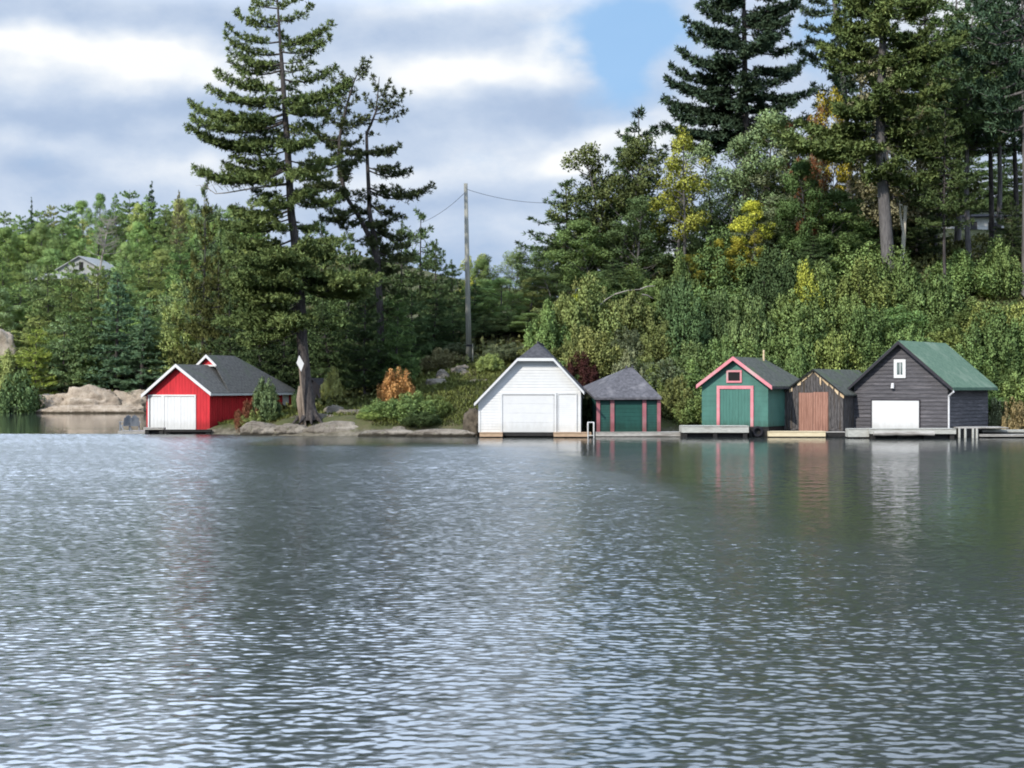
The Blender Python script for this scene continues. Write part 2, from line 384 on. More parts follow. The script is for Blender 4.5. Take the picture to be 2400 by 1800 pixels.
def ripple_amount(X, Y):
    """wind on the lake: calm under the boathouses and in the cove, rippled out in the open"""
    wob = 5.5 * vnoise(X * .32, Y * 1.3, 9.0, 1) + 2.2 * vnoise(X * .5, Y * 1.8, 3.4, 4)
    e2 = np.interp(X, [-16, -1, 2, 5, 8, 12], [150, 104, 70, 42, 28, 22])
    near = sstep(Y + .7 * wob, 74, 87) * sstep(X, -18, -13)
    right = np.maximum(.70 * sstep(Y + .8 * wob + 4.0 * vnoise(X, Y * 1.6, 1.9, 9), e2 - 18, e2 + 20), .80 * near)
    cove = sstep(Y - np.interp(X, [-40, -22, -15], [102.5, 101.8, 101]), -.8, .5)
    lf = sstep(X, -12.0, -17.0)
    calm = right * (1 - lf) + cove * lf
    gust = .86 + .28 * vnoise(X * .35, Y, 8.0, 6)
    return (1 - .955 * calm) * gust * (1 - .32 * sstep(X, 3, -6) * sstep(Y, 40, 24)) * np.interp(Y, [10, 22, 45, 100], [1.0, 1.15, 1.6, 2.0])
def make_lake():
    rg = np.random.default_rng(21); nw = 80
    lam = np.exp(rg.uniform(math.log(.10), math.log(2.0), nw)); ang = math.radians(-80) + rg.normal(0, .62, nw); ph = rg.uniform(0, 6.28, nw)
    wgt = np.exp(-((np.log(lam) - math.log(.19)) / .58) ** 2) + .05
    slope = wgt / math.sqrt((wgt ** 2).sum() / 2) * .062          # total slope r.m.s.
    V, Fc, A = [], [], []; k0 = 0
    def tile(x0, x1, y0, y1, d, dyk=1.0):
        nonlocal k0
        nx = int((x1 - x0) / d) + 2; ny = int((y1 - y0) / (d * dyk)) + 2
        X, Y = np.meshgrid(np.linspace(x0, x1, nx), np.linspace(y0, y1, ny)); Z = np.zeros_like(X); amp = ripple_amount(X, Y)
        warp = .35 * vnoise(X, Y, 3.1, 2)
        keep = lam >= d * 2.6; boost = math.sqrt((slope ** 2).sum() / (slope[keep] ** 2).sum())
        for l, a, p, sl in zip(lam, ang, ph, slope):
            if l < d * 2.6: continue
            sl = sl * boost
            kx, ky = 2 * math.pi / l * math.cos(a), 2 * math.pi / l * math.sin(a)
            Z += sl * l / (2 * math.pi) * np.sin(kx * X + ky * Y + p + warp * (2.0 if l < 1 else 1.0))
        V.append(np.stack([X, Y, Z * amp], -1).reshape(-1, 3)); A.append(amp.ravel())
        i = (np.arange(nx - 1)[None, :] + nx * np.arange(ny - 1)[:, None]).ravel(); Fc.append(np.stack([i, i + 1, i + nx + 1, i + nx], -1) + k0); k0 += nx * ny
    tile(-10.5, 10.5, 8, 22, .034); tile(-18, 18, 22, 40, .056); tile(-40, 40, 40, 112, .135)
    for (x0, x1, y0, y1) in ((-600, -10.5, -400, 22), (10.5, 600, -400, 22), (-10.5, 10.5, -400, 8), (-600, -18, 22, 40), (18, 600, 22, 40), (-600, -40, 40, 112), (40, 600, 40, 112), (-600, 600, 112, 320)):
        X, Y = np.meshgrid(np.linspace(x0, x1, 40), np.linspace(y0, y1, 40)); V.append(np.stack([X, Y, X * 0], -1).reshape(-1, 3)); A.append(ripple_amount(X, Y).ravel())
        i = (np.arange(39)[None, :] + 40 * np.arange(39)[:, None]).ravel(); Fc.append(np.stack([i, i + 1, i + 41, i + 40], -1) + k0); k0 += 1600
    v = np.concatenate(V).astype(np.float32); f = np.concatenate(Fc).astype(np.int32); me = bpy.data.meshes.new('lake_water')
    me.vertices.add(len(v)); me.vertices.foreach_set('co', v.ravel()); me.loops.add(4 * len(f)); me.loops.foreach_set('vertex_index', f.ravel())
    me.polygons.add(len(f)); me.polygons.foreach_set('loop_start', np.arange(0, 4 * len(f), 4, dtype=np.int32)); me.update(calc_edges=True)
    me.polygons.foreach_set('use_smooth', [True] * len(f))
    at = me.attributes.new('ripple', 'FLOAT', 'POINT'); at.data.foreach_set('value', np.concatenate(A).astype(np.float32))
    link_mesh('lake_water', me, water_mat())['kind'] = 'structure'
make_lake()

# ------------------------------------------------------------------ boathouses
class House:
    """local frame: origin under the front lower corner, x along the front, y into the depth, z up from the water"""
    def __init__(s, name, label, cat, pxr, Yr, pxl, theta):
        th = math.radians(theta); s.th = th
        s.u = Vector((math.cos(th), math.sin(th), 0)); s.v = Vector((-math.sin(th), math.cos(th), 0))
        s.B = Vector(((pxr - 1200) / F * Yr, Yr, 0)); t = (pxl - 1200) / F
        s.w = (s.B.x - t * s.B.y) / (s.u.x - t * s.u.y); s.A = s.B - s.u * s.w
        s.root = empty(name, s.A, th); tag(s.root, label, cat)
    def fx(s, px, py, yo=0.0):
        B = s.B + s.v * yo; t = (px - 1200) / F
        q = (B.x - t * B.y) / (s.u.x - t * s.u.y); Yp = B.y - q * s.u.y
        return (s.w - q, EYE + (HY - py) / F * Yp)
    def part(s, mb, name, mat, parent=None, label=None):
        o = mb.build(name, mat, parent or s.root)
        if label: o['label'] = label
        return o
def clapboards(mb, poly, step, y=0.0, tilt=.022, th=.02):
    """lapped horizontal boards covering an (x,z) outline, faces toward -y"""
    z0 = min(p[1] for p in poly); z1 = max(p[1] for p in poly); z = z0
    while z < z1 - 1e-4:
        c = clip_poly(poly, 1, z, min(z + step, z1))
        if len(c) > 2:
            fr = [(p[0], y - tilt * (1 - (p[1] - z) / step) - .002, p[1]) for p in c]
            bk = [(p[0], y + th, p[1]) for p in c]; n = len(c)
            mb.add(fr + bk, [tuple(range(n)), tuple(range(2 * n - 1, n - 1, -1))] + [(i, i + n, (i + 1) % n + n, (i + 1) % n) for i in range(n)])
        z += step
def vboards(mb, poly, step, y=0.0, depth=.02, gap=.012, rng=None, jit=0.006, drop=0.0):
    x0 = min(p[0] for p in poly); x1 = max(p[0] for p in poly); x = x0; rng = rng or random.Random(1)
    while x < x1 - 1e-4:
        c = clip_poly(poly, 0, x + gap / 2, min(x + step - gap / 2, x1))
        if len(c) > 2:
            d = y - depth + rng.uniform(-jit, jit); k = rng.uniform(0, drop)
            zm = min(p[1] for p in c)
            c = [(p[0], p[1] + (k if p[1] < zm + .05 else 0)) for p in c]
            mb.prism(c, 'y', d, y + .0)
        x += step
def side_clap(mb, x, D, z0, z1, step, sgn=1, tilt=.022):
    z = z0
    while z < z1 - 1e-4:
        zt = min(z + step, z1)
        mb.add([(x + sgn * (tilt + .002), 0.0, z), (x + sgn * (tilt + .002), D, z), (x + sgn * .002, D, zt), (x + sgn * .002, 0.0, zt), (x - sgn * .02, 0, z), (x - sgn * .02, D, z), (x - sgn * .02, D, zt), (x - sgn * .02, 0, zt)],
               [(0, 1, 2, 3), (7, 6, 5, 4), (0, 4, 5, 1), (3, 2, 6, 7), (0, 3, 7, 4), (1, 5, 6, 2)])
        z = zt
def gable_roof(L, Rp, A, of, ob, th=.10):
    """roof shell: cross-section L(eave tip) - A(apex) - R(eave tip), from y=-of to y=ob"""
    mb = MB()
    pts = [L, A, Rp, (Rp[0], Rp[1] - th), (A[0], A[1] - th * 1.25), (L[0], L[1] - th)]
    mb.prism([pts[0], pts[1], pts[4], pts[5]], 'y', -of, ob)
    mb.prism([pts[1], pts[2], pts[3], pts[4]], 'y', -of, ob)
    return mb
def rake(mb, path, wd, y0, y1, drop=.01):
    """barge boards hung under a roof edge path [(x,z)...]"""
    for (a, b) in zip(path[:-1], path[1:]):
        mb.prism([(a[0], a[1] - drop), (b[0], b[1] - drop), (b[0], b[1] - drop - wd), (a[0], a[1] - drop - wd)], 'y', y0, y1)
def frame_boxes(mb, x0, x1, z0, z1, wd, y0, y1, bottom=True):
    mb.box(x0, x0 + wd, y0, y1, z0, z1); mb.box(x1 - wd, x1, y0, y1, z0, z1)
    mb.box(x0 + wd, x1 - wd, y0, y1, z1 - wd, z1)
    if bottom: mb.box(x0 + wd, x1 - wd, y0, y1, z0, z0 + wd)

# ---- white boathouse -------------------------------------------------------------
h = House('white_boathouse', 'white clapboard boathouse with clipped gable and wide white boat door', 'boathouse', 1360, 95.0, 1122, -4)
z0 = h.fx(1200, 1013)[1]; w_ = h.w; D_ = 8.2
of = .42
TL = h.fx(1111, 946, -of); CL = h.fx(1213, 840, -of); CR = h.fx(1297, 840, -of); TR = h.fx(1369, 919, -of)
sl = (CL[1] - TL[1]) / (CL[0] - TL[0]); sr = (CR[1] - TR[1]) / (TR[0] - CR[0])
RG = (CL[0] + (CR[0] - CL[0]) * sr / (sl + sr), 0); zr = CL[1] + (RG[0] - CL[0]) * sl * .86; RG = (RG[0], zr)
zc = CL[1]; th = .10
eL = TL[1] + sl * (0 - TL[0]) - th * 1.3; eR = TR[1] + sr * (TR[0] - w_) - th * 1.3
zt = zc - th * 1.3
poly = [(0, z0), (w_, z0), (w_, eR), (w_ - (zt - eR) / sr, zt), ((zt - eL) / sl, zt), (0, eL)]
mb = MB(); clapboards(mb, poly, .165, 0, .024); h.part(mb, 'front_wall', M_white)
mb = MB(); mb.box(.02, .12, .021, D_, z0, eL); mb.box(w_ - .12, w_ - .02, .021, D_, z0, eR); mb.box(.12, w_ - .12, D_ - .1, D_, z0, eL)
side_clap(mb, w_ - .02, D_, z0, eR, .16); side_clap(mb, .02, D_, z0, eL, .16, -1); h.part(mb, 'side_wall', M_white)
yr = 1.15
mb = MB()
mb.slab([(TL[0], -of, TL[1]), (CL[0], -of, zc), (RG[0], yr, zr), (RG[0], D_ + .3, zr), (TL[0], D_ + .3, TL[1])], th)
mb.slab([(TR[0], -of, TR[1]), (TR[0], D_ + .3, TR[1]), (RG[0], D_ + .3, zr), (RG[0], yr, zr), (CR[0], -of, zc)], th)
mb.slab([(CL[0], -of, zc), (CR[0], -of, zc), (RG[0], yr, zr)], th)
h.part(mb, 'roof', M_shingle_b)
mb = MB(); mb.tube([(RG[0], yr - .1, zr + .03), (RG[0], D_ + .3, zr + .03)], .06, 6); h.part(mb, 'ridge_cap', M_shingle_b)
mb = MB(); rake(mb, [TL, CL, CR, TR], .17, -of - .03, -of + .01, -.02); h.part(mb, 'rake_board', M_white)
mb = MB(); mb.add([(TL[0] + .05, -of + .012, TL[1] - .13), (CL[0], -of + .012, zc - .13), (CR[0], -of + .012, zc - .13), (TR[0] - .05, -of + .012, TR[1] - .13),
                   (TL[0] + .05, 0, TL[1] - .14), (CL[0], 0, zc - .14), (CR[0], 0, zc - .14), (TR[0] - .05, 0, TR[1] - .14)], [(0, 1, 5, 4), (1, 2, 6, 5), (2, 3, 7, 6)])
h.part(mb, 'soffit', M_white)
mb = MB(); mb.box(-.02, .10, -.06, -.037, z0, eL - .1); h.part(mb, 'corner_board', M_white)
mb = MB(); mb.box(w_ - .10, w_ + .03, -.06, -.037, z0, eR - .1); h.part(mb, 'corner_board', M_white)
d0 = h.fx(1177.5, 1013); d1 = h.fx(1298, 925)
mb = MB()
n = 4
for i in range(n):
    a = d0[1] + .01 + (d1[1] - d0[1]) * i / n; b = d0[1] + (d1[1] - d0[1]) * (i + 1) / n
    mb.box(d0[0], d1[0], -.050, .0, a + .008, b - .008)
mb.box(d0[0], d1[0], -.038, .0, d0[1], d1[1]); h.part(mb, 'boat_door', M_whitedoor)
mb = MB(); frame_boxes(mb, d0[0] - .12, d1[0] + .16, z0, d1[1] + .13, .12, -.11, -.037, False); h.part(mb, 'door_frame', M_white)
e0 = h.fx(1309, 1012); e1 = h.fx(1350, 924)
mb = MB(); clapboards(mb, [(e0[0], e0[1]), (e1[0], e0[1]), (e1[0], e1[1]), (e0[0], e1[1])],   .12, -.04); sd = h.part(mb, 'side_door', M_white)
mb = MB(); frame_boxes(mb, e0[0] - .05, e1[0] + .05, z0, e1[1] + .05, .05, -.095, -.0375, False); h.part(mb, 'frame', M_white, sd)
mb = MB(); mb.box(.05, d0[0], .06, D_ - .1, -1.2, z0 - .003); mb.box(d1[0], w_ - .05, .06, D_ - .1, -1.2, z0 - .003); mb.box(d0[0], d1[0], 1.5, 1.6, -.8, z0 - .003); h.part(mb, 'foundation', M_crib)
mb = MB(); mb.box(d0[0], d1[0], -.02, .12, z0 - .22, z0 - .004); h.part(mb, 'slip_shade_board', M_crib)  # dark board standing in for the shade of the open slip

# ---- small hip-roofed boathouse ----------------------------------------------------
h = House('hip_roof_boathouse', 'small dark green boathouse with faded pink posts under a low grey hip roof', 'boathouse', 1547, 96.6, 1401, 5)
z0 = h.fx(1470, 1013)[1]; w_ = h.w; D_ = 4.4; ze = h.fx(1470, 934)[1]
pk = h.fx(1474, 861, D_ / 2); zp = pk[1]; xp = pk[0]
FLc = h.fx(1394, 932, -.3); FRc = h.fx(1551, 931, -.3)
mb = MB()
a = (FLc[0], -.3, FLc[1]); b = (FRc[0], -.3, FRc[1]); c = (FRc[0], D_ + .3, ze + .25); d = (FLc[0] - .05, D_ + .3, ze + .72)
r0 = (xp - .22, D_ / 2 - .25, zp - .05); r1 = (xp + .22, D_ / 2 - .1, zp); r2 = (xp, D_ / 2 + .6, zp - .02)
for q in ([a, b, r1, r0], [b, c, r2, r1], [c, d, r2], [d, a, r0, r2], [r0, r1, r2]): mb.slab(q, .13)
h.part(mb, 'roof', M_shingle_d)
for q in ([r0, (r0[0] + .05, r0[1], zp + .10)], [r1, (r1[0] - .05, r1[1], zp + .12)]):
    mb = MB(); mb.tube(q, .05, 6); h.part(mb, 'ridge_cap', M_shingle_d)
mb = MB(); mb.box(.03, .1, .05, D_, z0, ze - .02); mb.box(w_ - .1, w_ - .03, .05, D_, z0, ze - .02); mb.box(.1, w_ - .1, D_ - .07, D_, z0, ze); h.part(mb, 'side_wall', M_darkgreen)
posts = [(1398, 1406), (1430.5, 1439.5), (1505.5, 1514.5), (1540, 1548)]
X = [(h.fx(p, 1000)[0], h.fx(q, 1000)[0]) for p, q in posts]
for (p, q) in X:
    mb = MB(); mb.box(p, q, -.06, .10, z0, ze - .02); h.part(mb, 'post', M_fadedpink)
mb = MB(); mb.box(0, w_, -.02, .06, ze - .13, ze - .01); h.part(mb, 'lintel', M_dark)
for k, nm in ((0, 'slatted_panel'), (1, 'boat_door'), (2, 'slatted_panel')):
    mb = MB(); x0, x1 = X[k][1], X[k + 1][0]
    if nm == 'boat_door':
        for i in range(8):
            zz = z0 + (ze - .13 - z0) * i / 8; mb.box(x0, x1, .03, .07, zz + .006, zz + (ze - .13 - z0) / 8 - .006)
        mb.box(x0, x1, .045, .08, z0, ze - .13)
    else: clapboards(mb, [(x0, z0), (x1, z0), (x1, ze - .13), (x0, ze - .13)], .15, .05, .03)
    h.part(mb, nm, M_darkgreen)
mb = MB(); mb.box(.05, w_ - .05, .1, D_, -1.2, z0 - .003); h.part(mb, 'foundation', M_crib)

# ---- green boathouse with pink trim ------------------------------------------------
h = House('green_boathouse', 'teal green boathouse with bright pink rake boards, pink door frame and small dark window', 'boathouse', 1800, 96.0, 1645, -30)
z0 = h.fx(1720, 999)[1]; w_ = h.w; D_ = 6.3; of = .4
TL = h.fx(1632, 902.5, -of); AP = h.fx(1718, 836, -of); TR = h.fx(1809.5, 905, -of); th = .09
sl = (AP[1] - TL[1]) / (AP[0] - TL[0]); sr = (AP[1] - TR[1]) / (TR[0] - AP[0])
eL = TL[1] + sl * (0 - TL[0]) - th * 1.3; eR = TR[1] + sr * (TR[0] - w_) - th * 1.3
poly = [(0, z0), (w_, z0), (w_, eR), (AP[0], AP[1] - th * 1.5), (0, eL)]
mb = MB(); clapboards(mb, poly, .30, 0, .010); h.part(mb, 'front_wall', M_green)
mb = MB(); mb.box(.0, .1, .021, D_, z0, eL); mb.box(w_ - .1, w_, .021, D_, z0, eR); mb.box(.1, w_ - .1, D_ - .1, D_, z0, eL)
side_clap(mb, w_, D_, z0, eR, .28, 1, .01); h.part(mb, 'side_wall', M_green)
yh = D_ - 1.9
mb = MB()
mb.slab([(TL[0], -of, TL[1]), (AP[0], -of, AP[1]), (AP[0], yh, AP[1]), (TL[0], D_ + .35, TL[1])], th)
mb.slab([(TR[0], -of, TR[1]), (TR[0], D_ + .35, TR[1]), (AP[0], yh, AP[1]), (AP[0], -of, AP[1])], th)
mb.slab([(TL[0], D_ + .35, TL[1]), (AP[0], yh, AP[1]), (TR[0], D_ + .35, TR[1])], th)
rf = h.part(mb, 'roof', M_shingle_m)
mb = MB(); mb.tube([(AP[0] + .25, yh - .45, AP[1] - .2), (AP[0] + .25, yh - .45, AP[1] + .48)], .06, 8); h.part(mb, 'stove_pipe', M_bare, rf)
mb = MB(); rake(mb, [TL, AP, TR], .23, -of - .03, -of + .01, -.02); h.part(mb, 'rake_board', M_pink)
mb = MB(); mb.box(TR[0] - .04, TR[0] - .0, -of + .02, D_ + .35, TR[1] - .16, TR[1] - .085); h.part(mb, 'fascia', M_shingle_b)
f0 = h.fx(1681, 999); f1 = h.fx(1767, 904)
mb = MB(); frame_boxes(mb, f0[0], f1[0], z0, f1[1], .19, -.09, -.012, False); h.part(mb, 'door_frame', M_pink)
i0 = f0[0] + .19; i1 = f1[0] - .19; xm = h.fx(1724, 950)[0]; xn = h.fx(1735, 950)[0]
mb = MB(); vboards(mb, [(i0 + .02, z0), (xm - .005, z0), (xm - .005, f1[1] - .23), (i0 + .02, f1[1] - .23)], .2, -.012, .02, .008); h.part(mb, 'sliding_door', M_greendoor)
mb = MB(); vboards(mb, [(xm + .005, z0), (i1, z0), (i1, f1[1] - .2), (xm + .005, f1[1] - .2)], .2, -.034, .02, .008); h.part(mb, 'sliding_door', M_green)
g0 = h.fx(1703.5, 897); g1 = h.fx(1739.5, 867.5)
mb = MB(); mb.box(g0[0] + .05, g1[0] - .05, -.03, -.012, g0[1] + .05, g1[1] - .05); wn = h.part(mb, 'window', M_dark)
mb = MB(); frame_boxes(mb, g0[0], g1[0], g0[1], g1[1], .115, -.08, -.013); h.part(mb, 'frame', M_pink, wn)
mb = MB(); mb.box(.03, w_ - .03, .05, D_, -1.2, z0 - .003); h.part(mb, 'foundation', M_crib)
# ---- brown weathered shed -----------------------------------------------------------
rr = random.Random(4)
h = House('weathered_boat_shed', 'weathered black board shed with peeling pale rake boards and reddish brown door', 'boat shed', 1976, 96.4, 1837, -33)
z0 = h.fx(1905, 1009)[1]; w_ = h.w; D_ = 7.0; of = .22; th = .08
TL = h.fx(1828, 922.5, -of); AP = h.fx(1905, 864.5, -of); TR = h.fx(1980, 925, -of)
sl = (AP[1] - TL[1]) / (AP[0] - TL[0]); sr = (AP[1] - TR[1]) / (TR[0] - AP[0])
eL = TL[1] + sl * (0 - TL[0]) - th * 1.3; eR = TR[1] + sr * (TR[0] - w_) - th * 1.3
poly = [(0, z0), (w_, z0), (w_, eR), (AP[0], AP[1] - th * 1.5), (0, eL)]
mb = MB(); vboards(mb, poly, .19, 0, .03, .018, rr, .01, .25); h.part(mb, 'front_wall', M_blackwood)
mb = MB(); mb.box(.0, .06, .001, D_, z0, eL); mb.box(w_ - .06, w_, .001, D_, z0, eR); mb.box(.06, w_ - .06, .02, .06, z0 - .0, eL); mb.box(.06, w_ - .06, D_ - .06, D_, z0, eL); h.part(mb, 'side_wall', M_blackwood)
h.part(gable_roof(TL, TR, AP, of, D_ + .25, th), 'roof', M_shingle_m)
mb = MB()
def along(a, b, q, dz): return (a[0] + (b[0] - a[0]) * q, a[1] + (b[1] - a[1]) * q - dz)
for (a, b, q0, q1, w0, w1) in ((TL, AP, .50, .62, .16, .30), (TL, AP, .64, .80, .14, .18), (TL, AP, .82, .99, .14, .12), (AP, TR, .02, .17, .13, .16), (AP, TR, .18, .24, .5, .55),
                               (AP, TR, .26, .47, .17, .22), (AP, TR, .49, .62, .14, .18), (AP, TR, .65, .78, .22, .27), (AP, TR, .82, .95, .26, .2), (TL, AP, .25, .36, .2, .3)):
    p, q = along(a, b, q0, .10), along(a, b, q1, .10)
    mb = MB(); mb.prism([p, q, (q[0] - .03, q[1] - w1), (p[0] + .02, p[1] - w0)], 'y', -.085, -.045); h.part(mb, 'rake_board', M_bare)
mb = MB(); rake(mb, [TL, AP, TR], .07, -of - .02, -of + .01, .0); h.part(mb, 'roof_edge', M_black)
c0 = h.fx(1873.5, 1010); c1 = h.fx(1942, 920.5); xm = h.fx(1906.5, 960)[0]
for (a, b, dz) in ((c0[0], xm - .012, 0), (xm + .012, c1[0], .04)):
    mb = MB(); vboards(mb, [(a, c0[1]), (b, c0[1]), (b, c1[1] + dz), (a, c1[1] + dz)], .155, -.045, .035, .012, rr, .006); h.part(mb, 'plank_door', M_brown)
mb = MB(); mb.box(.03, w_ - .03, .07, D_, -1.2, z0 - .003); h.part(mb, 'foundation', M_crib)

# ---- grey boathouse -----------------------------------------------------------------
h = House('grey_boathouse', 'large slate grey clapboard boathouse with green shingle roof and blank white boat door', 'boathouse', 2221, 94.6, 2002, -35)
z0 = h.fx(2100, 1006)[1]; w_ = h.w; D_ = 7.0; of = .45; th = .10
TL = h.fx(1982.5, 911, -of); AP = h.fx(2105.5, 797.5, -of); TR = h.fx(2233, 908, -of)
sl = (AP[1] - TL[1]) / (AP[0] - TL[0]); sr = (AP[1] - TR[1]) / (TR[0] - AP[0])
eL = TL[1] + sl * (0 - TL[0]) - th * 1.3; eR = TR[1] + sr * (TR[0] - w_) - th * 1.3
poly = [(0, z0), (w_, z0), (w_, eR), (AP[0], AP[1] - th * 1.5), (0, eL)]
mb = MB(); clapboards(mb, poly, .235, 0, .045); h.part(mb, 'front_wall', M_slate)
mb = MB(); mb.box(.0, .1, .021, D_, z0, eL); mb.box(w_ - .1, w_, .021, D_, z0, eR); mb.box(.1, w_ - .1, D_ - .1, D_, z0, eL)
side_clap(mb, w_, D_, z0, eR, .22, 1, .035); h.part(mb, 'side_wall', M_slate)
h.part(gable_roof(TL, TR, AP, of, D_ + .45, th), 'roof', M_shingle_grn)
mb = MB(); rake(mb, [TL, AP, TR], .20, -of - .03, -of + .01, .03); h.part(mb, 'rake_board', M_slateside)
mb = MB(); mb.box(TR[0] - .07, TR[0] + .04, -of, D_ + .45, TR[1] - .17, TR[1] - .085); h.part(mb, 'gutter', M_shingle_grn)
c0 = h.fx(2045, 1004); c1 = h.fx(2155, 938)
mb = MB(); mb.box(c0[0], c1[0], -.075, -.048, c0[1], c1[1] - .02)
for i in range(1, 4): mb.box(c0[0], c1[0], -.079, -.075, c0[1] + (c1[1] - c0[1]) * i / 4 - .27, c0[1] + (c1[1] - c0[1]) * i / 4 - .008)
h.part(mb, 'boat_door', M_whitedoor)
mb = MB(); frame_boxes(mb, c0[0] - .07, c1[0] + .07, z0, c1[1] + .05, .07, -.10, -.047, False); h.part(mb, 'door_frame', M_slateside)
g0 = h.fx(2096.5, 886); g1 = h.fx(2124, 842)
mb = MB(); mb.box(g0[0] + .1, g1[0] - .1, -.075, -.047, g0[1] + .1, g1[1] - .1); wn = h.part(mb, 'window', surf('dim_glass', (.05, .075, .07), (.16, .20, .19), 2.0, .12, spec=.6))
mb = MB(); frame_boxes(mb, g0[0], g1[0], g0[1], g1[1], .19, -.115, -.046); h.part(mb, 'frame', M_white, wn)
mb = MB(); xm = (g0[0] + g1[0]) / 2 + .02; mb.box(xm - .02, xm + .02, -.09, -.075, g0[1] + .19, g1[1] - .19); h.part(mb, 'sash_bar', M_metal, wn)
l = h.fx(2094.5, 904); mb = MB(); mb.tube([(l[0], -.05, l[1] + .13), (l[0], -.16, l[1] + .12), (l[0], -.19, l[1] - .16)], [.05, .09, .11], 8); h.part(mb, 'wall_lamp', M_metal)
mb = MB(); xd = w_ + .09
mb.tube([(TR[0] - .02, -of + .05, TR[1] - .12), (TR[0] + .03, -of + .05, TR[1] - .26), (xd + .02, -.10, TR[1] - .50), (xd, -.06, TR[1] - .72), (xd, -.06, 1.05), (xd, -.06, z0 + .06)], .055, 8); h.part(mb, 'downspout', M_metal)
mb = MB(); mb.box(.03, w_ - .03, .05, D_, -1.2, z0 - .003); h.part(mb, 'foundation', M_crib)

# ---- red boathouse ------------------------------------------------------------------
h = House('red_boathouse', 'bright red boathouse with white trim, white plank doors and grey shingled roof', 'boathouse', 492, 102.5, 343.5, -20)
z0 = h.fx(420, 1007)[1]; w_ = h.w; D_ = 11.4; of = .42; th = .10
TL = h.fx(331, 925.5, -of); AP = h.fx(411.5, 853.5, -of); TR = h.fx(494.5, 921, -of)
sl = (AP[1] - TL[1]) / (AP[0] - TL[0]); sr = (AP[1] - TR[1]) / (TR[0] - AP[0])
eL = TL[1] + sl * (0 - TL[0]) - th * 1.3; eR = TR[1] + sr * (TR[0] - w_) - th * 1.3
poly = [(0, z0), (w_, z0), (w_, eR), (AP[0], AP[1] - th * 1.5), (0, eL)]
mb = MB(); vboards(mb, poly, .22, 0, .022, .010, random.Random(2), .003); mb.prism(poly, 'y', -.004, .02); h.part(mb, 'front_wall', M_red)
mb = MB(); mb.box(.0, .1, .021, D_, z0, eL); mb.box(w_ - .1, w_, .021, D_, z0 - .12, eR); mb.box(.1, w_ - .1, D_ - .1, D_, z0, eL)
for i in range(int(D_ / .3)): mb.box(w_ + .0005, w_ + .022, .02 + i * .3, .29 + i * .3, z0 - .12, eR)
h.part(mb, 'side_wall', M_red)
z2 = EYE + (HY - 832) / F * 107.0; y1, y2 = 3.55, 7.0
mb = gable_roof(TL, TR, AP, of, y1 + .6, th)
hw = (z2 - TR[1]); sr2 = (z2 - TR[1]) / (TR[0] - AP[0]); sl2 = (z2 - TL[1]) / (AP[0] - TL[0])
gz = AP[1] + .02; gx = (z2 - gz) / sr2
mb.slab([(TR[0], y1 - 1.6, TR[1] + .004), (TR[0], D_ + .35, TR[1] + .004), (AP[0], y2, z2), (AP[0], y1 - .25, z2), (AP[0] + gx, y1 - .25, gz)], th)
mb.slab([(TL[0], D_ + .35, TL[1] + .004), (TL[0], y1 - 1.6, TL[1] + .004), (AP[0] - gx, y1 - .25, gz), (AP[0], y1 - .25, z2), (AP[0], y2, z2)], th)
mb.slab([(TL[0], D_ + .35, TL[1] + .004), (AP[0], y2, z2), (TR[0], D_ + .35, TR[1] + .004)], th)
rf = h.part(mb, 'roof', M_shingle_g)
mb = MB(); mb.prism([(AP[0] - gx + .1, gz - .12), (AP[0] + gx - .1, gz - .12), (AP[0], z2 - .12)], 'y', y1, y1 + .05); gt = h.part(mb, 'gablet', M_red, rf)
mb = MB(); rake(mb, [TL, AP, TR], .21, -of - .03, -of + .01, -.02); h.part(mb, 'rake_board', M_white)
mb = MB(); rake(mb, [(AP[0] - gx - .12, gz - .05), (AP[0], z2 + .01), (AP[0] + gx + .12, gz - .05)], .20, y1 - .29, y1 - .25, -.02); mb.box(AP[0] - gx, AP[0] + gx, y1 - .05, y1 - .01, gz - .12, gz + .0); h.part(mb, 'gablet_trim', M_white)
mb = MB(); mb.box(TR[0] - .03, TR[0] + .02, -of + .02, D_ + .35, TR[1] - .17, TR[1] - .03); h.part(mb, 'fascia', M_white)
mb = MB(); mb.box(w_ - .03, w_ + .03, -.06, -.023, z0, eR); h.part(mb, 'corner_board', M_red)
c0 = h.fx(348.5, 1007); c1 = h.fx(460.5, 925); s1 = h.fx(379.5, 950)[0]; s2 = h.fx(386, 950)[0]
mb = MB(); frame_boxes(mb, c0[0], c1[0], z0, c1[1], .10, -.10, -.026, False); mb.box(s1, s2 + .02, -.095, -.026, z0, c1[1] - .1); h.part(mb, 'door_frame', M_white)
mb = MB(); vboards(mb, [(c0[0] + .16, z0 - .02), (s1 - .01, z0 - .02), (s1 - .01, c1[1] - .13), (c0[0] + .16, c1[1] - .13)], .26, -.026, .02, .008); h.part(mb, 'plank_door', M_whitedoor)
mb = MB(); mb.box(c0[0] + .1, c0[0] + .16, -.035, -.026, z0, c1[1] - .1); h.part(mb, 'door_gap', M_slate)
mb = MB(); vboards(mb, [(s2 + .02, z0 - .06), (c1[0] - .11, z0 - .06), (c1[0] - .11, c1[1] - .13), (s2 + .02, c1[1] - .13)], .24, -.026, .03, .008); h.part(mb, 'plank_door', M_whitedoor)
mb = MB(); q = 9.6; mb.box(w_ + .023, w_ + .06, q, q + .85, eR - 1.15, eR - .12); pw = h.part(mb, 'side_door', M_whitedoor)
mb = MB(); mb.box(.05, w_ - .05, .05, D_, -1.2, z0 - .123); h.part(mb, 'foundation', M_crib)
RED = h

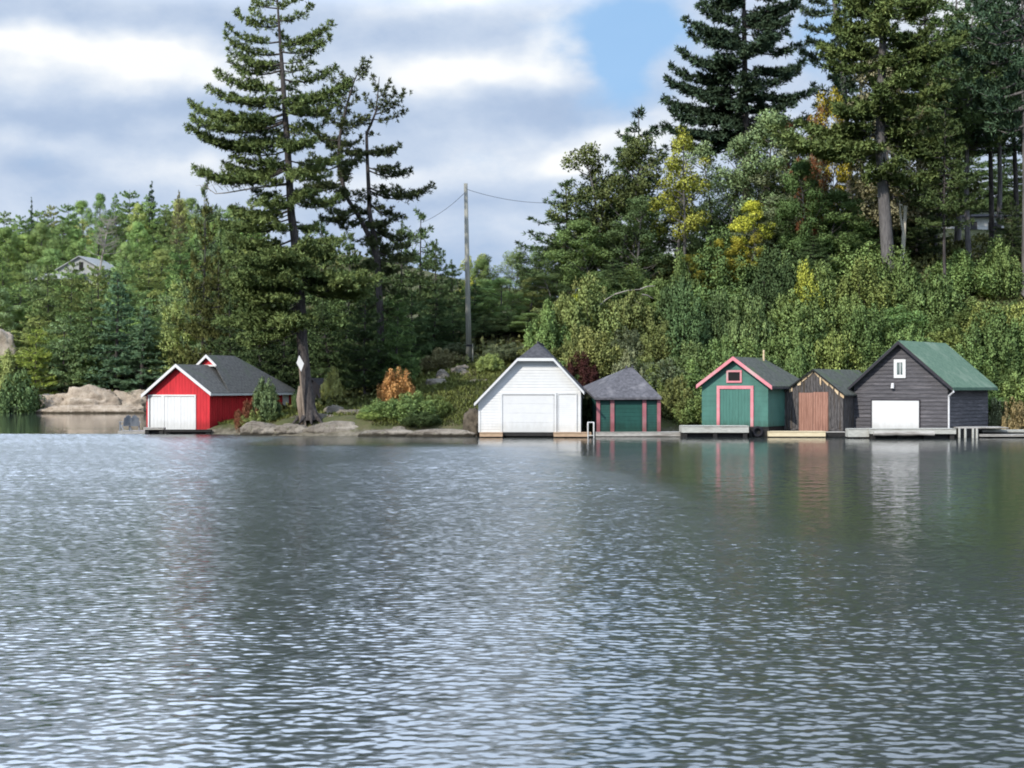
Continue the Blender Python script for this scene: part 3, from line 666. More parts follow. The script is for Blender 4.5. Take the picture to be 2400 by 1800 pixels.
# dark shed behind the tall pine trunk
base = P(752, 940, 108.0)
sh = empty('dark_shed', (base.x, base.y, gh(base.x, base.y) - .1), math.radians(-15)); tag(sh, 'low black shed with a steep sloping roof beside the thick pine trunk', 'shed')
mb = MB(); mb.prism([(-1.4, 0), (.75, 0), (.75, .55), (-.55, 1.75), (-1.4, .9)], 'y', 0, 3.2); mb.build('wall', M_black, sh)
mb = MB(); mb.slab([(.95, -.2, .48), (.95, 3.4, .48), (-.6, 3.4, 1.92), (-.6, -.2, 1.92)], .08); mb.slab([(-.6, -.2, 1.92), (-.6, 3.4, 1.92), (-1.6, 3.4, .85), (-1.6, -.2, .85)], .08); mb.build('roof', M_black, sh)
mb = MB(); mb.box(.76, .80, .1, 1.0, .05, .42); mb.build('yellow_board', paint('yellow_paint', (.62, .60, .28), .1), sh)

# ------------------------------------------------------------------ docks
def planks(mb, x0, x1, y0, y1, z0, z1, step=.16, across=True):
    x = x0
    if across:
        while x < x1 - .02: mb.box(x + .004, min(x + step - .004, x1), y0, y1, z0, z1); x += step
    else:
        y = y0
        while y < y1 - .02: mb.box(x0, x1, y + .004, min(y + step - .004, y1), z0, z1); y += step
def dock(name, label, pxa, pxb, Y, ytop, ybot, depth, mat, cat='dock', group='docks along the boathouse fronts', crib=True, legs=0, face=None, under=None):
    a = P(pxa, ytop, Y); b = P(pxb, ytop, Y); zt = a.z; zb = P(pxa, ybot, Y).z
    r = empty(name, (a.x, Y, 0)); tag(r, label, cat, group); L = b.x - a.x
    mb = MB(); planks(mb, 0, L, -.03, depth, zt - .04, zt); mb.build('deck', mat, r)
    mb = MB(); mb.box(0, L, 0, .05, zb, zt - .043); mb.box(0, .05, .05, depth, zb, zt - .043); mb.box(L - .05, L, .05, depth, zb, zt - .043)
    mb.build('fascia', face or mat, r)
    if crib:
        mb = MB(); n = max(2, int(L / 1.2))
        for i in range(n):
            mb.box(.08 + (L - .4) * i / (n - 1), .32 + (L - .4) * i / (n - 1), .08, .3, -1.2, zb + .02)
        mb.box(.06, L - .06, .34, depth - .05, -.6, zb + .02)
        mb.build('crib', under or M_crib, r)
    return r, L, zt
dock('lumber_dock', 'short strip of new orange lumber dock under the white boathouse, bank side', 1124, 1178, 94.55, 1013.5, 1023.5, .8, M_lumber)
dk, L, zt = dock('lumber_dock', 'new orange lumber dock strip under the white boathouse, ladder side', 1298, 1386, 94.2, 1013.5, 1023.5, .9, M_lumber)
ld_ = P(1385, 1013, 94.1); r = empty('dock_ladder', (ld_.x, 94.12, 0)); tag(r, 'small white hooped swim ladder on the corner of the orange lumber dock', 'ladder')
for s in (-.17, .17):
    mb = MB(); pts = [(s, .0, -1.0), (s, 0, zt + .1)]
    for k in range(9):
        a = math.pi * k / 8; pts.append((s, .16 - .16 * math.cos(a), zt + .46 + .12 * math.sin(a)))
    pts.append((s, .32, zt + .01)); mb.tube(pts, .032, 8); mb.build('rail', M_white, r)
for k in range(4):
    mb = MB(); mb.tube([(-.17, 0, -.7 + k * .28), (.17, 0, -.7 + k * .28)], .025, 6); mb.build('rung', M_white, r)
mb = MB(); mb.tube([(-.17, .16, zt + .58), (.17, .16, zt + .58)], .03, 8); mb.build('top_bar', M_white, r)
dock('plank_dock', 'long low grey plank dock in front of the hip-roofed boathouse', 1396, 1604, 96.0, 1012.5, 1022.5, 1.2, M_greydeck, crib=False)
dock('bleached_dock', 'bleached whitish dock with black timber under the green boathouse', 1598, 1755, 94.6, 998, 1014, 1.5, M_paledeck)
dock('black_crib_dock', 'black timber crib between the green boathouse and the weathered shed', 1756, 1802, 95.3, 1001, 1024, 1.4, M_crib)
dock('yellow_lumber_dock', 'pale yellow lumber dock under the weathered shed', 1801, 1935, 94.9, 1011, 1023, 1.0, M_yellowlumber)
dock('dark_timber_dock', 'short dark timber dock beside the yellow lumber dock', 1936, 1984, 95.2, 1012, 1024, 1.0, M_greydeck, face=M_crib)
dock('dock_block', 'small bleached wooden dock block beside the grey boathouse corner', 1988, 2037, 93.2, 1004.5, 1024, .8, M_paledeck)
dock('long_dock', 'long bleached timber dock in front of the white door of the grey boathouse', 2041, 2241, 92.6, 1004.5, 1017, 1.3, M_paledeck)
lg = P(2048, 1021, 92.4); mb = MB(); n = 9
mb.tube([(lg.x + i * .43, 92.4 + .015 * math.sin(i), .30 + .012 * math.cos(i * 2.1)) for i in range(n)], [.12 + .01 * math.sin(i * 1.7) for i in range(n)], 10)
tag(mb.build('drift_log', M_greydeck), 'grey round log lying low under the long bleached dock', 'log')
lp = P(2240, 1001, 94.5); rp = P(2358, 1001, 94.5)
r = empty('pier', (lp.x, 94.0, 0)); tag(r, 'thin grey plank pier on four pale posts beside the grey boathouse', 'pier')
mb = MB(); planks(mb, 0, rp.x - lp.x, 0, 2.2, lp.z - .06, lp.z); mb.build('deck', M_greydeck, r)
for px in (2249, 2263, 2281, 2290):
    q = P(px, 1010, 93.95); mb = MB(); mb.tube([(q.x - lp.x, .0, -1.0), (q.x - lp.x + .01, .02, lp.z - .061)], .07, 8); mb.build('post', M_paledeck, r)
dock('floating_dock', 'pale floating dock at the shore past the grey boathouse pier', 2302, 2470, 95.0, 1008, 1013, 1.2, M_paledeck)
dock('swim_float', 'low grey float moored in front of the pale floating dock', 2296, 2450, 94.0, 1018, 1023, .8, M_greydeck, crib=True)
def tyre(px, py, Y, label):
    q = P(px, py, Y); bm = bmesh.new(); n, m = 20, 8; vs = [[bm.verts.new((math.cos(6.283 * i / n) * (.25 + .09 * math.cos(6.283 * k / m)), .09 * math.sin(6.283 * k / m), math.sin(6.283 * i / n) * (.25 + .09 * math.cos(6.283 * k / m)))) for k in range(m)] for i in range(n)]
    for i in range(n):
        for k in range(m): bm.faces.new((vs[i][k], vs[(i + 1) % n][k], vs[(i + 1) % n][(k + 1) % m], vs[i][(k + 1) % m]))
    bmesh.ops.recalc_face_normals(bm, faces=bm.faces); me = bpy.data.meshes.new('tyre'); bm.to_mesh(me); bm.free(); me.materials.append(M_black); me.polygons.foreach_set('use_smooth', [True] * len(me.polygons))
    o = bpy.data.objects.new('tyre', me); COL.objects.link(o); o.location = q; tag(o, label, 'tyre')
tyre(1776, 1012, 95.2, 'black tyre hanging on the crib beside the green boathouse')
# red boathouse docks, chairs
dock('boathouse_apron', 'narrow grey plank apron dock at the red boathouse doors', 336, 384, 101.6, 1002, 1007, .6, M_greydeck)
dock('dark_float', 'dark timber float below the white doors of the red boathouse', 385, 494, 101.4, 1007, 1012.5, .5, M_crib)
r, L, zt = dock('low_float', 'low grey wooden float carrying two chairs beside the red boathouse', 276, 346, 103.6, 1010.5, 1015.5, 2.4, M_greydeck)
def chair(loc, rz, label):
    r = empty('deck_chair', loc, rz); tag(r, label, 'chair', 'grey deck chairs on the float')
    mb = MB(); planks(mb, -.24, .24, -.28, .26, .33, .355, .1, False); mb.build('seat', M_chair, r)
    mb = MB()
    for i in range(5):
        x = -.22 + .11 * i; top = 1.02 - .09 * abs(i - 2) ** 1.6 * .6
        mb.add([(x - .05, .22, .30), (x + .05, .22, .30), (x + .055, .48, top), (x - .055, .48, top), (x - .05, .245, .30), (x + .05, .245, .30), (x + .055, .505, top), (x - .055, .505, top)],
               [(0, 1, 2, 3), (7, 6, 5, 4), (0, 4, 5, 1), (2, 6, 7, 3), (0, 3, 7, 4), (1, 5, 6, 2)])
    mb.build('backrest', M_chair, r)
    for s in (-1, 1):
        mb = MB(); mb.box(s * .33 - .06, s * .33 + .06, -.38, .38, .56, .585); mb.build('armrest', M_chair, r)
        mb = MB(); mb.box(s * .31 - .035, s * .31 + .035, -.32, -.25, 0, .558); mb.build('leg', M_chair, r)
        mb = MB(); mb.add([(s * .28 - .02, -.2, .30), (s * .28 + .02, -.2, .30), (s * .28 + .02, .42, .0), (s * .28 - .02, .42, .0), (s * .28 - .02, -.2, .38), (s * .28 + .02, -.2, .38), (s * .28 + .02, .5, .0), (s * .28 - .02, .5, .0)],
                          [(0, 1, 2, 3), (7, 6, 5, 4), (0, 4, 5, 1), (2, 6, 7, 3), (0, 3, 7, 4), (1, 5, 6, 2)]); mb.build('leg', M_chair, r)
q = P(295.5, 1010, 104.5); chair((q.x, 104.5, zt), math.radians(-150), 'grey blue deck chair at the open water end of the low float')
q = P(315, 1010, 104.5); chair((q.x, 104.5, zt), math.radians(-165), 'grey blue deck chair on the low float nearer the red boathouse')

# ------------------------------------------------------------------ pole, wires, marker sign
pb = P(1099.5, 860, 110.5); zb = gh(pb.x, pb.y)
r = empty('utility_pole', (pb.x, pb.y, zb)); tag(r, 'tall weathered wooden utility pole rising from the grassy bank', 'utility pole')
pt = P(1091.5, 430, 110.5)
mb = MB(); mb.tube([(0, 0, -.5), ((pt.x - pb.x) * .5, 0, (pt.z - zb) * .5), (pt.x - pb.x, 0, pt.z - zb)], [.20, .165, .125], 12); mb.build('shaft', M_pole, r, True)
mb = MB(); mb.tube([(0, 0, 1.05), (0, 0, 1.18)], .215, 12); mb.build('band', M_black, r)
mb = MB(); mb.box(.21, .27, -.05, .05, -.2, 1.25); mb.build('guard_strip', M_pole, r)
def wire(a, b, sag, label):
    mb = MB(); pts = []
    for i in range(15):
        q = i / 14; p = Vector(a).lerp(Vector(b), q); p.z -= sag * 4 * q * (1 - q); pts.append(p)
    mb.tube(pts, .017, 5); tag(mb.build('overhead_wire', M_wire), label, 'wire', 'wires from the utility pole')
wire(P(1091, 450, 110.5), P(985, 523, 119), .25, 'thin overhead wire sloping down from the pole to the dark pines')
wire(P(1092, 443, 110.5), P(1320, 474, 119), .35, 'thin overhead wire running from the pole to the wooded slope')

sp = P(713, 975, 98.9); zb = gh(sp.x, sp.y)
r = empty('marker_sign', (sp.x, sp.y, zb)); tag(r, 'white diamond channel marker on a thin weathered post against the pine trunk', 'marker sign')
tp = P(703.5, 872, 98.6); mb = MB(); mb.tube([(.1, 0, -.3), (.0, .0, .6), (tp.x - sp.x, tp.y - sp.y, tp.z - zb), (tp.x - sp.x - .05, tp.y - sp.y, tp.z - zb + .55)], [.085, .075, .065, .05], 8); mb.build('post', M_post, r)
c = P(703.5, 851.5, 98.5); cx, cy, cz = c.x - sp.x, c.y - sp.y, c.z - zb
mb = MB(); mb.prism([(cx + .06, cz - .50), (cx + .23, cz - .02), (cx - .06, cz + .50), (cx - .22, cz + .02)], 'y', cy - .02, cy + .02); dp = mb.build('diamond_panel', M_white, r)
mb = MB(); mb.prism([(cx - .015, cz - .12), (cx + .035, cz - .12), (cx + .0, cz + .15), (cx - .05, cz + .14)], 'y', cy - .026, cy - .0205); mb.build('mark', M_metal, dp)
# split grey stump slab leaning on the trunk foot
sl_ = P(713, 960, 99.1); mb = MB(); mb.tube([(sl_.x - .08, 99.1, gh(sl_.x, 99.1) - .2), (sl_.x - .30, 99.15, 2.2), (sl_.x - .28, 99.2, 3.0)], [.16, .20, .09], 8)
tag(mb.build('dead_stub', M_post, smooth=True), 'split dead wood stub leaning beside the marker post at the pine foot', 'dead stub')

# ------------------------------------------------------------------ far house on the hill and white building among the trees
q = P(192, 640, 222.0); zz = q.z
r = empty('hill_house', (q.x, q.y, zz), math.radians(-14)); tag(r, 'pale grey house half hidden among conifers on the far hill', 'house')
mb = MB(); mb.box(-3.6, 3.0, 0, 6, -6, .6); mb.prism([(-3.6, .6), (3.0, .6), (-.3, 2.2)], 'y', 0, 6); mb.build('wall', M_siding_far, r)
mb = MB(); mb.slab([(-3.9, -.4, .5), (-.3, -.4, 2.35), (-.3, 6.3, 2.35), (-3.9, 6.3, .5)], .12); mb.slab([(3.3, -.4, .5), (3.3, 6.3, .5), (-.3, 6.3, 2.35), (-.3, -.4, 2.35)], .12); mb.build('roof', M_roof_far, r)
mb = MB(); mb.box(-.4, .2, -.06, -.002, .4, 1.5); mb.build('window', M_dark, r)
mb = MB(); mb.slab([(-5.6, -3.2, -.9), (.6, -3.2, -.9), (.6, -.2, .0), (-5.6, -.2, .0)], .12); mb.build('porch_roof', M_roof_far, r)
q = P(2285, 545, 150.0)
r = empty('white_cottage', (q.x, q.y, q.z), math.radians(-8)); tag(r, 'white walled cottage with dark roof glimpsed between tree trunks up the slope', 'cottage')
mb = MB(); mb.box(-2.9, 2.6, 0, 6, -3.5, 1.45); mb.build('wall', paint('cottage_paint', (.82, .83, .84), .03, grime=0), r)
mb = MB(); mb.slab([(-3.3, -.6, 1.46), (3.0, -.6, 1.46), (3.0, 3, 2.0), (-3.3, 3, 2.0)], .14); mb.slab([(-3.3, 3, 2.0), (3.0, 3, 2.0), (3.0, 6.5, 1.46), (-3.3, 6.5, 1.46)], .14); mb.build('roof', M_black, r)
for x in (-1.6, -.4): 
    mb = MB(); mb.box(x, x + .6, -.05, -.002, .2, 1.0); mb.build('window', M_slate, r)
mb = MB(); mb.box(1.2, 1.9, -.05, -.002, -.9, .9); mb.build('door', M_slateside, r)

# ------------------------------------------------------------------ rocks
def rock(name, label, loc, size, seed, mat, rz=0.0, rough=.22, flat=.0, cat='rock', group=None, sub=4):
    bm = bmesh.new(); bmesh.ops.create_icosphere(bm, subdivisions=sub, radius=1.0)
    off = Vector((seed * 7.3, seed * 3.1, seed * 1.7))
    for v in bm.verts:
        p = v.co.copy()
        n1 = mnoise.noise(p * 1.1 + off); n2 = mnoise.noise(p * 2.7 + off); n3 = mnoise.noise(p * 6.5 + off)
        cell = mnoise.cell(Vector((p.x * 1.6, p.y * 1.6, p.z * 2.6)) + off)
        rdg = (.32 - abs(mnoise.noise(p * 1.9 - off))) * 1.3 + (.3 - abs(mnoise.noise(p * 4.1 + off * 2))) * .5
        d = 1 + rough * (1.2 * n1 + .5 * n2 + .3 * n3 + rdg) + rough * .25 * (cell - .5)
        p = p * d
        p = Vector((math.copysign(abs(p.x) ** .8, p.x), math.copysign(abs(p.y) ** .8, p.y), math.copysign(abs(p.z) ** .75, p.z)))
        v.co = Vector((p.x * size[0], p.y * size[1], p.z * size[2]))
    me = bpy.data.meshes.new(name); bm.to_mesh(me); bm.free()
    me.polygons.foreach_set('use_smooth', [True] * len(me.polygons))
    me.materials.append(mat)
    o = bpy.data.objects.new(name, me); COL.objects.link(o); o.location = loc; o.rotation_euler = (0, 0, rz); tag(o, label, cat, group)
    return o
def rk(label, pxa, pxb, pyt, pyb, Y, seed, mat, dep=1.0, group=None, rough=.22, name='granite_rock', cat='rock', sub=4):
    a = P(pxa, pyb, Y); b = P(pxb, pyt, Y); wx = (b.x - a.x) / 2; hz = (b.z - a.z)
    return rock(name, label, ((a.x + b.x) / 2, Y + wx * dep * .8, a.z), (wx, wx * dep, hz), seed, mat, 0, rough, cat=cat, group=group, sub=sub)
G1 = 'granite slabs at the foot of the tall pine'
rk('pale flat granite slab at the waterline below the tall pine', 705, 868, 990, 1017, 98.2, 1, M_granite, .35, G1, .14, sub=5)
rk('round-shouldered granite slab at the waterline next to the red boathouse', 557, 655, 990, 1022, 98.8, 2, M_granite, .5, G1, .2, sub=5)
rk('mossy granite slab between the boathouse rock and the pale flat slab', 640, 745, 994, 1020, 98.5, 3, M_granite, .45, G1, .2, sub=5)
rk('long grey granite ledge right under the pine roots', 668, 850, 972, 1003, 99.9, 4, M_granite, .3, G1, .2, sub=5)
rk('stacked granite ledge stepping up toward the leafy bank', 775, 880, 962, 992, 100.6, 5, M_granite, .5, G1, .24, sub=5)
rk('rounded grey boulder just behind the pine roots', 756, 806, 952, 985, 101.2, 6, M_granite, .8, G1, .22)
rk('low tan shelf rock in the water in front of the leafy bank', 840, 985, 1007, 1024, 97.0, 7, M_granite, .3, G1, .14)
rk('thin low shelf rock running to the white boathouse', 950, 1118, 1007, 1026, 96.2, 8, M_granite, .2, G1, .12)
rk('small dark waterline stone below the leafy bank', 905, 960, 1000, 1022, 97.8, 21, M_granite, .8, G1, .2)
G2 = 'boulders by the utility pole'
rk('largest pale boulder right at the foot of the utility pole', 1054, 1112, 857, 884, 109.0, 9, M_granite, .8, G2, .25)
rk('rounded boulder lower in front of the utility pole', 1076, 1120, 871, 898, 108.0, 10, M_granite, .8, G2, .25)
rk('small boulder on the pines side of the utility pole', 1022, 1052, 866, 890, 108.6, 11, M_granite, .8, G2, .25)
rk('low flat stone in the grass below the pole boulders', 998, 1048, 886, 903, 107.0, 12, M_granite, .7, G2, .2)
rk('flat grey stone beside the roof of the white boathouse', 1092, 1165, 888, 904, 106.5, 13, M_granite, .5, G2, .2)
rk('bare brown earth and rock cutting against the white boathouse wall', 1084, 1126, 958, 1024, 97.8, 14, surf('bank_earth', (.055, .046, .034), (.13, .108, .082), 2.5, .95, (1, 1, 1), .06, 4), 1.0, G2, .25)
G3 = 'granite outcrop on the far cove shore'
rk('big buff pink granite outcrop on the far cove shore', 118, 285, 912, 972, 181.6, 15, M_granite_pink, .5, G3, .26, 'granite_outcrop', sub=5)
rk('lower buff granite shelf between the big outcrop and the red boathouse', 225, 352, 922, 972, 182.4, 16, M_granite_pink, .5, G3, .3, 'granite_outcrop', sub=5)
rk('grey shaded granite shoulder at the dark shrub end of the outcrop', 72, 165, 926, 972, 182.0, 17, M_granite_pink, .6, G3, .3, 'granite_outcrop', sub=5)
rk('pale rock ledge at the very waterline of the far cove', 85, 340, 950, 971, 179.8, 18, M_granite_pink, .14, G3, .2, 'granite_outcrop', sub=5)
rk('pale bare rock face up the far hill at the picture edge', -75, 30, 768, 832, 193.0, 19, M_granite_pink, .5, G3, .3, 'granite_outcrop')
rk('small white rock at the waterline under the dark cove shrubs', 22, 42, 950, 968, 180.0, 20, M_granite, .8, G3, .2, 'granite_outcrop', sub=3)

# ================================================================== vegetation
def nrmz(a):
    return a / np.maximum(np.linalg.norm(a, axis=-1, keepdims=True), 1e-9)
class Leaves:
    """collects kite-shaped leaves / needle sprays"""
    def __init__(s): s.c = []; s.d = []; s.L = []; s.W = []; s.n = []; s.t = []
    def add(s, c, d, L, Wd, n, t):
        k = len(c)
        s.c.append(c); s.d.append(d); s.L.append(np.broadcast_to(L, (k,))); s.W.append(np.broadcast_to(Wd, (k,))); s.n.append(n); s.t.append(np.broadcast_to(t, (k,)))
    def mesh(s, name, rng):
        c = np.concatenate(s.c); d = nrmz(np.concatenate(s.d)); L = np.concatenate(s.L)[:, None]; Wd = np.concatenate(s.W)[:, None]
        n = nrmz(np.concatenate(s.n)); t = np.concatenate(s.t)
        r = rng.normal(size=c.shape); wv = nrmz(np.cross(d, r))
        bend = nrmz(np.cross(wv, d)) * L * .12
        v = np.stack([c, c + d * L * .5 + wv * Wd * .5 + bend, c + d * L, c + d * L * .5 - wv * Wd * .5 + bend], 1).reshape(-1, 3)
        k = len(c); me = bpy.data.meshes.new(name)
        me.vertices.add(4 * k); me.vertices.foreach_set('co', v.astype(np.float32).ravel())
        me.loops.add(4 * k); me.loops.foreach_set('vertex_index', np.arange(4 * k, dtype=np.int32))
        me.polygons.add(k); me.polygons.foreach_set('loop_start', np.arange(0, 4 * k, 4, dtype=np.int32))
        me.update(calc_edges=True)
        at = me.attributes.new('tint', 'FLOAT', 'POINT'); at.data.foreach_set('value', np.repeat(t, 4).astype(np.float32))
        an = me.attributes.new('nrm', 'FLOAT_VECTOR', 'POINT'); an.data.foreach_set('vector', np.repeat(n, 4, 0).astype(np.float32).ravel())
        me.materials.append(M_leaf)
        return me
class Wood:
    def __init__(s): s.v = []; s.f = []; s.k = 0
    def tube(s, pts, rad, sides=6):
        P_ = np.asarray(pts, float); n = len(P_); rad = np.broadcast_to(rad, (n,))
        t = np.empty_like(P_); t[1:-1] = P_[2:] - P_[:-2]; t[0] = P_[1] - P_[0]; t[-1] = P_[-1] - P_[-2]; t = nrmz(t)
        ref = np.where(np.abs(t[:, 2:3]) < .8, np.array([[0, 0, 1.0]]), np.array([[1.0, 0, 0]]))
        a = nrmz(np.cross(t, ref)); b = np.cross(t, a)
        th = np.linspace(0, 2 * np.pi, sides, endpoint=False)
        ring = P_[:, None, :] + (a[:, None, :] * np.cos(th)[None, :, None] + b[:, None, :] * np.sin(th)[None, :, None]) * rad[:, None, None]
        s.v.append(ring.reshape(-1, 3))
        i = np.arange(n - 1)[:, None] * sides; k = np.arange(sides)[None, :]; k2 = (k + 1) % sides
        s.f.append((np.stack([i + k, i + k2, i + sides + k2, i + sides + k], -1).reshape(-1, 4)) + s.k); s.k += n * sides
    def mesh(s, name, mat):
        v = np.concatenate(s.v); f = np.concatenate(s.f)
        me = bpy.data.meshes.new(name); me.from_pydata(v.tolist(), [], f.tolist()); me.update()
        me.polygons.foreach_set('use_smooth', [True] * len(me.polygons)); me.materials.append(mat)
        return me

UP = np.array([0, 0, 1.0])
def bough(lv, wd, p0, p1, rng, sag=.08, sweep=.12, wide=.22, start=.25, step=.26, tuft=.24, needles=7, tint=.5, droop=0.0, rad=.05, thick=.10, dens=1.0, wmin=.22):
    """a conifer bough from p0 to its tip p1: a woody axis, flat fans of twigs, upright tufts of needles"""
    p0 = np.asarray(p0, float); p1 = np.asarray(p1, float); L = np.linalg.norm(p1 - p0)
    if L < .15: return
    h = (p1 - p0) * np.array([1, 1, 0]); h = nrmz(h[None])[0] if np.linalg.norm(h) > 1e-3 else np.array([1.0, 0, 0])
    side = np.array([-h[1], h[0], 0])
    def axis(s):
        s = np.asarray(s)[:, None]
        return p0 + (p1 - p0) * s - UP * (4 * s * (1 - s)) * sag * L + UP * (s ** 4 - s) * sweep * L * .6 + side * np.sin(s * 5 + p0[2] * 3) * .03 * L
    n = max(3, int(L / .8) + 2); ss = np.linspace(0, 1, n); wd.tube(axis(ss), np.linspace(rad, rad * .25, n), 5)
    ns = max(2, int((1 - start) * L / step)); ss = start + (1 - start) * (np.arange(ns) + rng.uniform(.2, .8, ns)) / ns
    A = axis(ss); q = (ss - start) / (1 - start)
    half = wide * L * np.minimum(1, (q + .12) * 2.2) * np.sqrt(np.clip(1.05 - q, 0, 1)) * rng.uniform(.65, 1.2, ns); half = np.maximum(half, wmin)
    pos = []; dr = []
    for i in range(ns):
        for sg in (-1, 1):
            tl = half[i] * rng.uniform(.7, 1.1); td = nrmz((h * rng.uniform(.45, .9) + side * sg * rng.uniform(.5, 1.0) + UP * rng.uniform(-.05, .25))[None])[0]
            m = max(1, int(tl / (tuft * .62) * dens)); u = (np.arange(m) + rng.uniform(.2, 1.0, m)) / m * tl
            pos.append(A[i] + td * u[:, None] - UP * (u[:, None] ** 2) * droop + rng.normal(0, thick * .45, (m, 3)) * np.array([1, 1, .9]) + UP * thick * .4)
            dr.append(np.broadcast_to(td, (m, 3)))
    na = max(2, int(L * (1 - start) / (tuft * .6) * dens)); sa = start + (1 - start) * rng.uniform(0, 1, na) ** .9
    pos.append(axis(sa) + rng.normal(0, thick * .5, (na, 3)) + UP * thick * .3); dr.append(np.broadcast_to(h, (na, 3)))
    pos.append(p1[None] + rng.normal(0, thick * .3, (3, 3))); dr.append(np.broadcast_to(h + UP * .8, (3, 3)))
    pos = np.concatenate(pos); dr = np.concatenate(dr); m = len(pos)
    tt = np.clip(tint + rng.normal(0, .11, m), 0, 1)
    c = np.repeat(pos, needles, 0); d = nrmz(np.repeat(dr, needles, 0) * .55 + UP * .45 + rng.normal(0, .62, (m * needles, 3)))
    nn = UP * .8 + d * .5 + rng.normal(0, .14, c.shape)
    lv.add(c, d, tuft * rng.uniform(.7, 1.25, len(c)), tuft * .21, nn, np.repeat(tt, needles))
def clump(lv, c, r, n, size, rng, tint, squash=.8, upb=.3, aspect=.6):
    u = nrmz(rng.normal(size=(n, 3))); rr = r * rng.uniform(.25, 1, n)[:, None] ** .6
    p = c + u * rr * np.array([1, 1, squash])
    d = nrmz(u * .5 + rng.normal(0, .7, (n, 3)) + UP * upb)
    s = size * rng.uniform(.65, 1.3, n)
    nn = u * .85 + UP * .35 + rng.normal(0, .13, (n, 3))
    lv.add(p, d, s, s * aspect, nn, np.clip(tint + rng.normal(0, .05, n), 0, 1))

# ---- reusable kinds (mesh pairs: trunk, crown), nominal size 10 m tall -----------------
LIB = {}
def conifer(name, seed, H=10.0, R=2.6, bare=.06, layers=16, per=6, power=.85, wide=.30, tuft=.30, needles=6, rise=.10, droop=.0, irr=.25, step=.34, sag=.06, bark=None, topfork=False, dens=1.0, rad=.17):
    rng = np.random.default_rng(seed); lv, wd = Leaves(), Wood()
    wob = rng.normal(0, .10, 2); n = 7; zz = np.linspace(-.6, H, n)
    tr = np.stack([wob[0] * np.sin(zz * .5), wob[1] * np.sin(zz * .4 + 1), zz], -1); wd.tube(tr, np.linspace(rad, .025, n), 8)
    for k in range(layers):
        q = (k + rng.uniform(.1, .9)) / layers; z = H * (bare + (1 - bare) * q * .985); t = (1 - q)
        rad_ = R * max(.06, (t ** power)) * (1.0 if q > .12 else .75 + 2 * q)
        m = per if q < .8 else max(3, per - 2)
        a0 = rng.uniform(0, 6.28)
        for j in range(m):
            a = a0 + 6.283 * j / m + rng.normal(0, .22); L = rad_ * (1 + rng.uniform(-irr, irr)); zz_ = z + rng.normal(0, .15)
            p0 = np.array([wob[0] * np.sin(z * .5), wob[1] * np.sin(z * .4 + 1), zz_]); ra = rise + (.5 * max(0, q - .6))
            p1 = p0 + np.array([math.cos(a) * L, math.sin(a) * L, L * ra + rng.normal(0, .08)])
            bough(lv, wd, p0, p1, rng, sag, .12, wide, .12, step, tuft, needles, .5 + rng.normal(0, .13), droop, .02 + .012 * L, .12, dens)
    top = np.array([tr[-1, 0], tr[-1, 1], H - .3])
    if power > .5: bough(lv, wd, top, top + np.array([.03, .02, .7]), rng, 0, 0, .2, 0, .2, tuft * .8, needles, .55)
    LIB[name] = (wd.mesh('trunk', bark or M_bark), lv.mesh('crown', rng), H, R)
def broadleaf(name, seed, H=10.0, R=3.0, bare=.22, clumps=75, leaves=120, size=.26, cr=.75, bark=None, stems=1, squash=.8, topw=.5, tilt=.12, rad=.16, spread=1.0, limbs=.5):
    rng = np.random.default_rng(seed); lv, wd = Leaves(), Wood()
    axes = []
    for s in range(stems):
        b = rng.normal(0, .25, 2) * (stems > 1); tp = rng.normal(0, R * (.12 if stems == 1 else .45), 2)
        z = np.linspace(0, 1, 7); pts = np.stack([b[0] + (tp[0] - b[0]) * z + .12 * np.sin(z * 5 + s), b[1] + (tp[1] - b[1]) * z, -.5 + (H * .92 + .5) * z * rng.uniform(.85, 1)], -1)
        wd.tube(pts, np.linspace(rad, .03, 7), 7); axes.append(pts)
    for k in range(clumps):
        q = rng.uniform(0, 1); z = H * (bare + (1 - bare) * q)
        prof = (math.sin(math.pi * min(1, q * .82 + .16)) ** .7) * (1 - (1 - topw) * max(0, q - .55) / .45)
        rr = R * prof * math.sqrt(rng.uniform(.05, 1)) * spread; a = rng.uniform(0, 6.28)
        ax = axes[rng.integers(len(axes))]; zi = np.interp(z, ax[:, 2], np.arange(7)); bx = np.interp(zi, np.arange(7), ax[:, 0]); by = np.interp(zi, np.arange(7), ax[:, 1])
        c = np.array([bx + math.cos(a) * rr, by + math.sin(a) * rr, min(z, H - cr * .5)]); r = cr * rng.uniform(.55, 1.25)
        if rng.uniform() < limbs:
            z0 = max(z - rr * rng.uniform(.4, 1.0), H * bare * .7); p0 = np.array([np.interp(z0, ax[:, 2], ax[:, 0]), np.interp(z0, ax[:, 2], ax[:, 1]), z0])
            mid = (p0 + c) / 2 + np.array([0, 0, -.08 * rr]); wd.tube([p0, mid, c], [.05, .035, .012], 5)
        clump(lv, c, r, int(leaves * (r / cr) ** 2), size, rng, .5 + rng.normal(0, .16), squash)
    LIB[name] = (wd.mesh('trunk', bark or M_barkgrey), lv.mesh('crown', rng), H, R)
